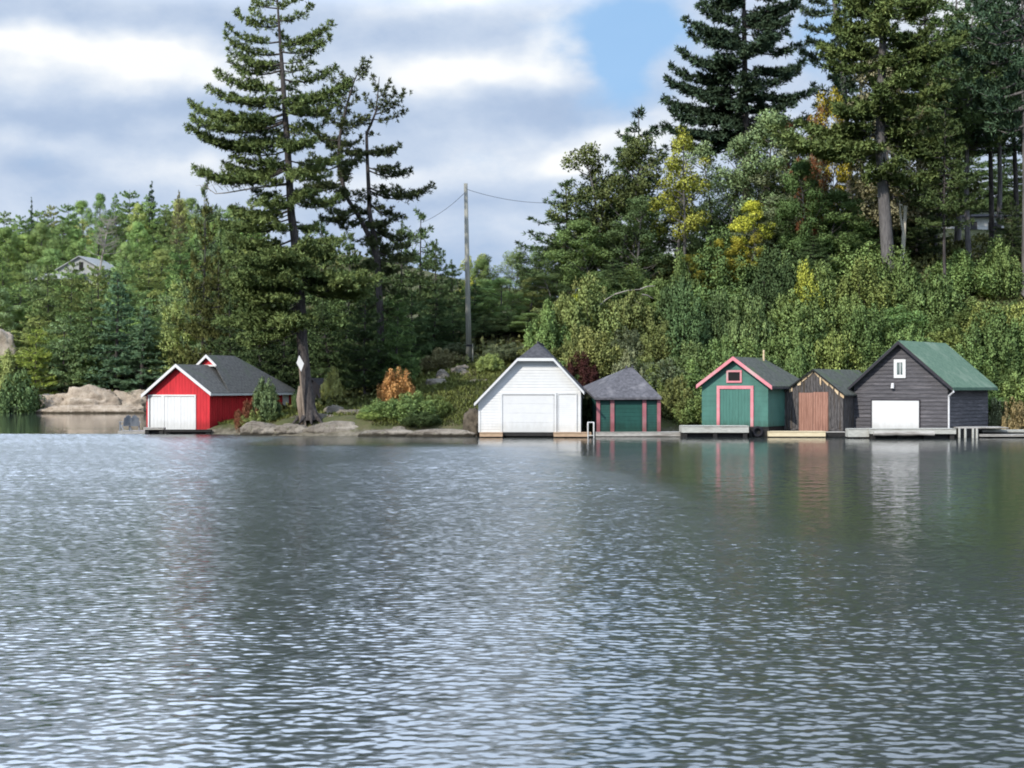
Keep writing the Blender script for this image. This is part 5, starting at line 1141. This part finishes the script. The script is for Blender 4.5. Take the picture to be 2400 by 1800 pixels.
# wood on the point behind the lone pine
G = 'dark wood on the point behind the pines'
for (k, nm, lab, px, Y, top, wpx, c) in [
    ('pine_a', 'pine_tree', 'olive pine at the open-water edge of the wood behind the lone pine', 478, 132, 490, 150, (.074, .082, .026)),
    ('hemlock_b', 'hemlock_tree', 'olive hemlock with golden cast above the red boathouse ridge', 515, 124, 600, 150, (.070, .080, .026)),
    ('hemlock_a', 'hemlock_tree', 'tall olive hemlock filling behind the lone pine lower boughs', 555, 127, 520, 160, 'pine'),
    ('hemlock_b', 'hemlock_tree', 'dark hemlock touching the lone pine trunk on the boathouse side', 620, 122, 560, 170, 'dkgrn'),
    ('hemlock_a', 'hemlock_tree', 'dark hemlock directly behind the lone pine trunk', 690, 125, 560, 170, 'dkgrn'),
    ('hemlock_b', 'hemlock_tree', 'broad dark hemlock between the lone pine and the forked pine', 755, 124, 530, 180, 'hemlock'),
    ('hemlock_a', 'hemlock_tree', 'olive hemlock crossing behind the forked pine lower trunk', 815, 122, 570, 170, 'pine'),
    ('hemlock_b', 'hemlock_tree', 'dense dark hemlock just past the forked pine trunk', 885, 127, 560, 160, 'dkgrn'),
    ('hemlock_a', 'hemlock_tree', 'tall deep green hemlock midway from the forked pine to the pole', 940, 124, 535, 170, 'dkgrn'),
    ('pine_b', 'pine_tree', 'pointed dark conifer topping the wood nearest the utility pole', 985, 128, 498, 150, 'hemlock'),
    ('hemlock_b', 'hemlock_tree', 'sloping hemlock at the sky edge beside the utility pole', 1020, 124, 575, 150, 'hemlock'),
    ('hemlock_a', 'hemlock_tree', 'low dark hemlock right behind the utility pole shaft', 1062, 128, 620, 120, 'dkgrn'),
    ('hemlock_b', 'hemlock_tree', 'shaded low hemlock over the back of the red boathouse roof', 540, 116, 720, 140, 'dkgrn'),
    ('hemlock_a', 'hemlock_tree', 'small dark hemlock beside the diamond marker', 610, 113, 745, 120, 'dkgrn'),
    ('hemlock_b', 'hemlock_tree', 'gloomy hemlock behind the foot of the lone pine', 665, 114, 735, 130, 'dkgrn'),
    ('hemlock_a', 'hemlock_tree', 'low dark hemlock above the black shed', 765, 114, 715, 160, 'dkgrn'),
    ('hemlock_b', 'hemlock_tree', 'low dark hemlock in front of the forked pine foot', 840, 114, 735, 140, 'dkgrn'),
    ('hemlock_a', 'hemlock_tree', 'dark hemlock just behind the orange bush', 905, 114, 705, 150, 'dkgrn'),
    ('hemlock_b', 'hemlock_tree', 'dark hemlock between the orange bush and the pole boulders', 965, 115, 690, 150, 'dkgrn'),
    ('hemlock_a', 'hemlock_tree', 'grey green young hemlock brushing the utility pole', 1020, 117, 690, 130, 'hemlock'),
    ('hemlock_b', 'hemlock_tree', 'low hemlock hidden low behind the utility pole', 1062, 119, 725, 120, 'dkgrn'),
    ('hemlock_b', 'hemlock_tree', 'dark bushy hemlock right in front of the forked pine lower trunk', 855, 106.5, 655, 130, 'dkgrn'),
    ('hemlock_a', 'hemlock_tree', 'green hemlock at the orange bush, pole side of the forked pine', 930, 107.5, 690, 120, 'grn'),
    ('spruce_a', 'conifer', 'narrow olive young conifer at the foot of the forked pine', 893, 109, 800, 60, 'pine')]:
    plant(k, nm, lab, 'tree', px, Y, top, wpx, c, G)
# tree line right of the pole
G = 'tree line between the pole and the wooded slope'
for (k, nm, lab, px, Y, top, wpx, c) in [
    ('oak_b', 'broadleaf_tree', 'small yellow green treetop peeking just past the utility pole', 1108, 132, 600, 70, 'ygreen'),
    ('oak_a', 'broadleaf_tree', 'green rounded tree second along the low skyline from the pole', 1145, 130, 612, 100, 'grn'),
    ('birch_a', 'broadleaf_tree', 'wispy grey green tree third along the low skyline from the pole', 1185, 131, 584, 100, 'greygrn'),
    ('oak_b', 'broadleaf_tree', 'wispy grey green tree fourth along the low skyline from the pole', 1228, 132, 590, 100, 'greygrn'),
    ('birch_a', 'broadleaf_tree', 'feathery tree fifth along the low skyline from the pole', 1270, 130, 594, 100, 'dkgrn'),
    ('oak_a', 'broadleaf_tree', 'dark tree where the low skyline meets the tall wooded slope', 1318, 129, 575, 120, 'dkgrn'),
    ('hemlock_b', 'hemlock_tree', 'dark green hemlock in the hollow just past the pole', 1112, 121, 668, 120, 'dkgrn'),
    ('oak_b', 'broadleaf_tree', 'deep green leafy tree in the hollow above the clipped gable', 1172, 121, 655, 130, 'grn'),
    ('oak_a', 'broadleaf_tree', 'olive leafy tree in the hollow beside the lime bush', 1240, 122, 650, 130, 'olive'),
    ('oak_b', 'broadleaf_tree', 'dark leafy tree in the hollow behind the lime bush', 1300, 121, 640, 120, 'dkgrn'),
    ('hemlock_a', 'hemlock_tree', 'low spreading hemlock over the white boathouse peak', 1195, 115, 728, 130, 'pine'),
    ('hemlock_b', 'hemlock_tree', 'low dark hemlock between the pole and the white boathouse roof', 1135, 115, 740, 110, 'dkgrn'),
    ('oak_a', 'broadleaf_tree', 'squat green leafy tree over the hip of the white boathouse', 1255, 114, 735, 120, 'grn')]:
    plant(k, nm, lab, 'tree', px, Y, top, wpx, c, G)
# wooded slope
G = 'trees on the wooded slope'
for (k, nm, lab, px, Y, top, wpx, c) in [
    ('pine_b', 'pine_tree', 'dark pine with a wind-bent top at the open-sky edge of the slope', 1500, 131, 258, 190, 'dkpine'),
    ('oak_b', 'broadleaf_tree', 'large olive leafy tree at the open-sky edge of the slope', 1425, 126, 330, 230, (.046, .055, .020)),
    ('pine_b', 'pine_tree', 'mid green pine reaching out over the low skyline', 1330, 127, 425, 230, 'dkgrn'),
    ('hemlock_b', 'hemlock_tree', 'dark hemlock filling behind the large olive tree', 1395, 129, 395, 210, 'dkgrn'),
    ('hemlock_a', 'hemlock_tree', 'dark hemlock backing the bent-topped pine', 1475, 129.5, 320, 190, 'dkgrn'),
    ('oak_a', 'broadleaf_tree', 'deep green leafy tree under the large olive tree', 1390, 122, 520, 190, 'grn'),
    ('oak_b', 'broadleaf_tree', 'dark leafy tree under the bent-topped pine', 1480, 123, 470, 170, 'dkgrn'),
    ('hemlock_a', 'hemlock_tree', 'low dark hemlock beneath the olive tree', 1440, 118, 610, 150, 'dkgrn'),
    ('ash_a', 'broadleaf_tree', 'tall yellow green tree on thin pale stems beside the sky gap', 1595, 123, 306, 150, (.150, .150, .026)),
    ('oak_a', 'broadleaf_tree', 'large dull grey green tree below the tall dark pine', 1770, 127, 270, 250, 'greygrn'),
    ('oak_b', 'broadleaf_tree', 'dull grey green tree between the yellow tree and the dark pine', 1680, 126, 325, 180, 'greygrn'),
    ('oak_b', 'broadleaf_tree', 'brownish dull tree left under the massive pine long bough', 1855, 124, 400, 190, 'dull'),
    ('oak_a', 'broadleaf_tree', 'dull green tree behind the yellow-leaved sapling', 1800, 122, 500, 180, 'dull'),
    ('hemlock_b', 'hemlock_tree', 'shaded hemlock low beneath the grey green trees', 1700, 121, 560, 150, 'dkgrn'),
    ('aspen_a', 'sapling', 'bright yellow sapling with spreading top in the middle of the slope', 1775, 118.5, 474, 112, (.24, .235, .026)),
    ('birch_a', 'sapling', 'bright yellow bushy sapling just below the spreading yellow one', 1728, 117.5, 552, 84, (.17, .16, .022)),
    ('birch_a', 'sapling', 'yellowish low sapling beneath the tall yellow green tree', 1645, 117, 592, 84, (.15, .145, .022)),
    ('oak_a', 'broadleaf_tree', 'green leafy tree leaning toward the massive pine trunk', 1935, 121, 450, 180, 'grn'),
    ('hemlock_b', 'hemlock_tree', 'deep green hemlock beside the massive pine trunk', 1985, 122, 470, 160, 'grn'),
    ('hemlock_a', 'hemlock_tree', 'dark low hemlock at the massive pine trunk, shed side', 1900, 118.5, 560, 150, 'dkgrn'),
    ('hemlock_b', 'hemlock_tree', 'dark hemlock framing the pale snag', 2150, 128, 440, 150, 'dkgrn'),
    ('hemlock_a', 'hemlock_tree', 'deep green hemlock directly behind the massive pine trunk', 2075, 130, 400, 180, 'dkgrn'),
    ('birch_a', 'broadleaf_tree', 'golden yellow treetop glowing beside the tall dark pine', 1945, 127, 207, 85, (.20, .17, .022)),
    ('birch_a', 'broadleaf_tree', 'rust red treetop tucked under the golden treetop', 1895, 128.5, 262, 90, 'rust'),
    ('birch_a', 'broadleaf_tree', 'small orange rust tree under the massive pine long bough', 1905, 121.5, 352, 60, 'rust'),
    ('oak_b', 'broadleaf_tree', 'brownish grey leafy tree behind the massive pine upper trunk', 2100, 129, 138, 240, (.085, .082, .050)),
    ('oak_a', 'broadleaf_tree', 'olive brown leafy tree between the massive pine and the picture edge', 2190, 130, 180, 190, (.080, .090, .036)),
    ('tall_pine_b', 'pine_tree', 'slender pine on a thin bare stem next to the pale snag', 2214, 116.5, 255, 150, 'pine'),
    ('tall_pine_a', 'pine_tree', 'straight pine whose bare trunk crosses the white cottage', 2272, 126, 40, 230, 'pine'),
    ('tall_pine_b', 'pine_tree', 'dark pine of the close pair beside the cottage, thinner trunk', 2320, 128, -70, 240, 'dkpine'),
    ('tall_pine_a', 'pine_tree', 'dark pine of the close pair beside the cottage, paler trunk', 2337, 127, -20, 230, 'dkpine'),
    ('tall_pine_a', 'pine_tree', 'huge dark pine cut off by the picture edge', 2400, 117.5, -160, 300, 'dkpine'),
    ('tall_pine_b', 'pine_tree', 'green high-crowned pine behind the massive pine top', 2160, 134, -40, 250, 'grn'),
    ('tall_pine_a', 'pine_tree', 'deep green pine filling between the massive pine and the edge pine', 2245, 136, -10, 260, 'pine'),
    ('tall_pine_b', 'pine_tree', 'dark pine set back between the cottage pines and the edge pine', 2375, 135, 20, 260, 'dkpine'),
    ('tall_pine_b', 'pine_tree', 'dark green pine behind the leaning purplish trunk', 2020, 138, -60, 220, 'dkpine'),
    ('oak_b', 'broadleaf_tree', 'dull green tree screening the rust red treetop from below', 1882, 126, 312, 130, 'dull'),
    ('oak_a', 'broadleaf_tree', 'dark green tree just under the small orange rust tree', 1898, 120.0, 384, 150, 'grn'),
    ('hemlock_a', 'hemlock_tree', 'hemlock behind the cottage roof, snag side', 2190, 160, 360, 170, 'dkgrn'),
    ('hemlock_b', 'hemlock_tree', 'hemlock rising straight behind the cottage roof', 2270, 162, 330, 170, 'grn'),
    ('hemlock_a', 'hemlock_tree', 'hemlock behind the cottage beside the close pair of pines', 2350, 160, 345, 170, 'dkgrn'),
    ('hemlock_b', 'hemlock_tree', 'hemlock deep in the wood at the picture edge', 2425, 158, 330, 160, 'dkgrn'),
    ('hemlock_b', 'hemlock_tree', 'small dark hemlock at the foot of the edge pine', 2372, 124, 470, 110, 'dkgrn'),
    ('hemlock_a', 'hemlock_tree', 'hemlock deep behind the snag and the massive pine', 2110, 140, 380, 160, 'grn'),
    ('hemlock_b', 'hemlock_tree', 'hemlock deep in the wood behind the brownish trees', 2010, 138, 350, 170, 'dkgrn'),
    ('hemlock_a', 'hemlock_tree', 'hemlock deep in the wood behind the dull trees', 1850, 138, 330, 180, 'dkgrn'),
    ('oak_a', 'broadleaf_tree', 'tree deep in the wood behind the yellow saplings', 1740, 136, 400, 200, 'dkgrn'),
    ('oak_b', 'broadleaf_tree', 'tree deep in the wood behind the tall yellow tree', 1630, 134, 480, 170, 'dkgrn')]:
    plant(k, nm, lab, 'tree', px, Y, top, wpx, c, G)
# snag
w1 = Wood(); B = P(2115, 632, 119); B.z = gh(B.x, 119)
def loc(px, py, dy=0): return np.array(P(px, py, 119 + dy) - B)
w1.tube([loc(2114, 660), loc(2116, 600), loc(2119, 540), loc(2123, 482)], [.17, .16, .14, .12], 9); w1.tube([loc(2116, 540), loc(2111, 505, .1), loc(2108, 470, .1)], [.09, .08, .03], 7); w1.tube([loc(2121, 500), loc(2113, 478, -.1)], [.05, .02], 5)
r = empty('snag', tuple(B)); tag(r, 'pale barkless dead trunk with a broken fork beside the massive pine', 'dead tree'); link_mesh('trunk', w1.mesh('trunk', M_barkpale), None, r)
# fallen branches under the olive tree
w2 = Wood(); rg = np.random.default_rng(3); B = P(1450, 715, 112.5); B.z = gh(B.x, 112.5)
for (a, b) in (((1400, 720), (1440, 690)), ((1440, 690), (1500, 678)), ((1500, 678), (1535, 670)), ((1455, 745), (1470, 700)), ((1470, 700), (1500, 712)), ((1470, 700), (1492, 735)), ((1420, 735), (1455, 712)), ((1480, 690), (1475, 722)), ((1505, 690), (1530, 700))):
    p = np.array(P(a[0], a[1], 112 + rg.uniform(-.4, .4)) - B); q = np.array(P(b[0], b[1], 112 + rg.uniform(-.4, .4)) - B); w2.tube([p, (p + q) / 2 + np.array([0, 0, .08]), q], [.05, .04, .02], 5)
r = empty('fallen_branch', tuple(B)); tag(r, 'tangle of bare grey fallen branches under the large olive tree', 'fallen branch'); link_mesh('branches', w2.mesh('branches', M_deadgrey), None, r)

# shrubs of the slope
G = 'bushes covering the slope above the boathouses'
def mark(px):
    for lim, s in ((1400, 'above the white boathouse'), (1570, 'above the hip-roofed boathouse'), (1830, 'above the green boathouse'), (1990, 'above the weathered shed'), (2250, 'above the grey boathouse')):
        if px < lim: return s
    return 'past the grey boathouse'
bands = [(103.8, 'lowest', 74, 2.6), (106.4, 'second', 76, 2.9), (109.0, 'third', 78, 3.0), (111.8, 'fourth', 80, 3.1), (114.8, 'fifth', 86, 2.9), (118.2, 'highest', 92, 2.6)]
seen = {}
for bi, (Y, bn, st, H) in enumerate(bands):
    px = 1285 + 30 * (bi % 2)
    while px < 2440:
        if not (px < 1385 and Y < 105.5) and not (px < 1330 and bi > 4):
            if px < 1580: c = rnd.choice(['olive', 'olive', 'olive', 'dull', 'cedar2', 'cedar2', 'grn'])
            elif px < 1840: c = rnd.choice(['cedar2', 'grn', 'grn', 'dkgrn', 'pine', 'dkgrn'])
            else: c = rnd.choice(['cedar', 'cedar', 'cedar2', 'grn', 'cedar2'])
            if px > 2230 and bi < 3: c = rnd.choice(['grn', 'cedar2', 'cedar2'])
            hh = H * rnd.choice([.62, .8, 1.0, 1.15, 1.45, 1.7]) * rnd.uniform(.9, 1.1); k = rnd.choice(['shrub_a', 'shrub_b', 'shrub_c', 'shrub_d', 'shrub_a', 'shrub_c'])
            y_ = Y + rnd.uniform(-.9, .9); key = (mark(px), bn); seen[key] = seen.get(key, 0) + 1
            w_ = c if isinstance(c, str) else 'dull'; cw = dict(brown='brownish', olive='olive', dull='dull green', cedar='yellow green', cedar2='green', grn='deep green', dkgrn='dark green', pine='dark olive').get(w_, w_)
            plant(k, 'shrub', f'{cw} bush, {ORD[seen[key]-1]} along the {bn} bank {key[0]}', 'shrub', px, y_, top_for(px, y_, hh), st * rnd.uniform(1.2, 2.0), c, G)
        px += st * rnd.uniform(.8, 1.5)
for (k, lab, px, Y, top, wpx, c) in [
    ('shrub_b', 'bright lime rounded bush in the hollow over the white boathouse roof', 1342, 114, 672, 78, (.135, .155, .016)),
    ('shrub_c', 'upright lime bush over the gap between green boathouse and weathered shed', 1885, 113.2, 622, 80, 'lime'),
    ('shrub_c', 'dark red bush at the white boathouse eave', 1358, 104.6, 830, 92, 'red'),
    ('shrub_b', 'dark bush filling the gap between the white and hip-roofed boathouses', 1378, 99.6, 905, 60, 'dkgrn'),
    ('shrub_b', 'low leafy bush beside the green boathouse front corner', 1622, 101.0, 905, 90, 'cedar2'),
    ('shrub_d', 'olive bush between the hip-roofed and green boathouses', 1585, 101.5, 880, 100, 'olive'),
    ('shrub_c', 'pale leafy bush right of the hip roof peak over the boathouse', 1530, 103.4, 860, 70, 'cedar'),
    ('shrub_b', 'light green leafy bush beside the utility pole base', 1150, 108.5, 820, 62, (.125, .150, .050)),
    ('shrub_d', 'brownish bush behind the pole boulders on the pines side', 1035, 111.5, 815, 100, 'brown'),
    ('shrub_a', 'dull bush behind the utility pole foot', 1082, 113, 800, 90, 'dull'),
    ('shrub_a', 'dull green bush on the bank over the white boathouse roof slope', 1190, 110.5, 800, 110, 'dull'),
    ('shrub_d', 'olive bush on the bank beside the clipped gable', 1275, 109.5, 790, 120, 'olive'),
    ('shrub_b', 'big leafy bush on the shore, pine side of the clump', 905, 100.4, 925, 110, 'grn'),
    ('shrub_d', 'big leafy bush on the shore, middle of the clump', 962, 100.0, 918, 130, 'grn'),
    ('shrub_a', 'big leafy bush on the shore, grassy end of the clump', 1012, 100.8, 922, 95, 'cedar2'),
    ('shrub_b', 'low pale green bush spilling to the waterline at the rock end of the clump', 868, 99.4, 962, 60, 'cedar'),
    ('shrub_a', 'low bush at the waterline in front of the shore clump', 985, 98.9, 960, 90, 'dkgrn'),
    ('shrub_a', 'bright orange dried bush standing behind the leafy shore clump', 932, 102.6, 854, 88, 'orange'),
    ('shrub_c', 'pale yellow green sapling beside the black shed', 782, 106.0, 866, 56, (.20, .20, .07)),
    ('shrub_b', 'leafy sapling against the red boathouse side wall', 625, 101.2, 866, 62, 'greygrn'),
    ('shrub_d', 'reddish twiggy bush against the red boathouse side wall', 583, 101.0, 935, 64, (.12, .05, .03)),
    ('shrub_a', 'dark low bush between the red boathouse and the pine trunk', 640, 101.0, 958, 60, 'dkgrn'),
    ('shrub_d', 'low olive bush on the rock beside the red boathouse', 600, 100.6, 962, 80, 'olive'),
    ('shrub_c', 'dark bush behind the diamond marker post', 706, 104.0, 900, 44, 'dkgrn'),
    ('shrub_a', 'dry tan bush on the shore at the picture edge past the grey boathouse', 2375, 101.0, 925, 80, (.15, .12, .06)),
    ('shrub_d', 'low green bush on the shore just past the grey boathouse wall', 2335, 101.6, 935, 70, 'dull')]:
    plant(k, 'shrub', lab, 'shrub', px, Y, top, wpx, c, 'bushes along the shore and bank', bright=1.7 if c == 'orange' else 1.0)

# ---- grass bank and undergrowth (uncountable) --------------------------------------------
def scatter_grass():
    rg = np.random.default_rng(9); lv = Leaves(); n = 36000
    x = np.concatenate([rg.uniform(-8.5, 1.5, n - 9000), rg.uniform(-19, -7, 9000)]); y = np.concatenate([rg.uniform(98.2, 111, n - 9000), rg.uniform(100, 106, 9000)]); z = ground_h(x, y); ok = (z > .55)
    x, y, z = x[ok], y[ok], z[ok]; c = np.stack([x, y, z - .02], -1); k = len(c)
    d = UP + rg.normal(0, .35, (k, 3)); L = rg.uniform(.10, .30, k); lv.add(c, d, L, .045, UP + rg.normal(0, .3, (k, 3)), np.clip(.5 + .35 * vnoise(x, y, 1.2) + rg.normal(0, .1, k), 0, 1))
    o = link_mesh('grass', lv.mesh('grass', rg), None); o.color = (.180, .205, .065, 1); o['kind'] = 'stuff'
def scatter_under():
    rg = np.random.default_rng(10); lv = Leaves()
    def patch(x0, x1, y0, y1, n, size, hgt, minz=.5):
        x = rg.uniform(x0, x1, n); y = rg.uniform(y0, y1, n); z = ground_h(x, y); ok = (z > minz) & ~((x > -8) & (x < 1.6) & (y < 109.5))
        for a, b, c in zip(x[ok], y[ok], z[ok]): clump(lv, np.array([a, b, c + hgt * .4]), hgt * rg.uniform(.6, 1.3), 14, size, rg, .5 + rg.normal(0, .2))
    patch(2, 52, 101.5, 142, 3000, .34, .5); patch(-24, 2, 103, 140, 1500, .32, .4, .9); patch(-100, -20, 182, 270, 2600, .6, .8)
    o = link_mesh('undergrowth', lv.mesh('undergrowth', rg), None); o.color = (.140, .150, .062, 1); o['kind'] = 'stuff'
scatter_grass(); scatter_under()
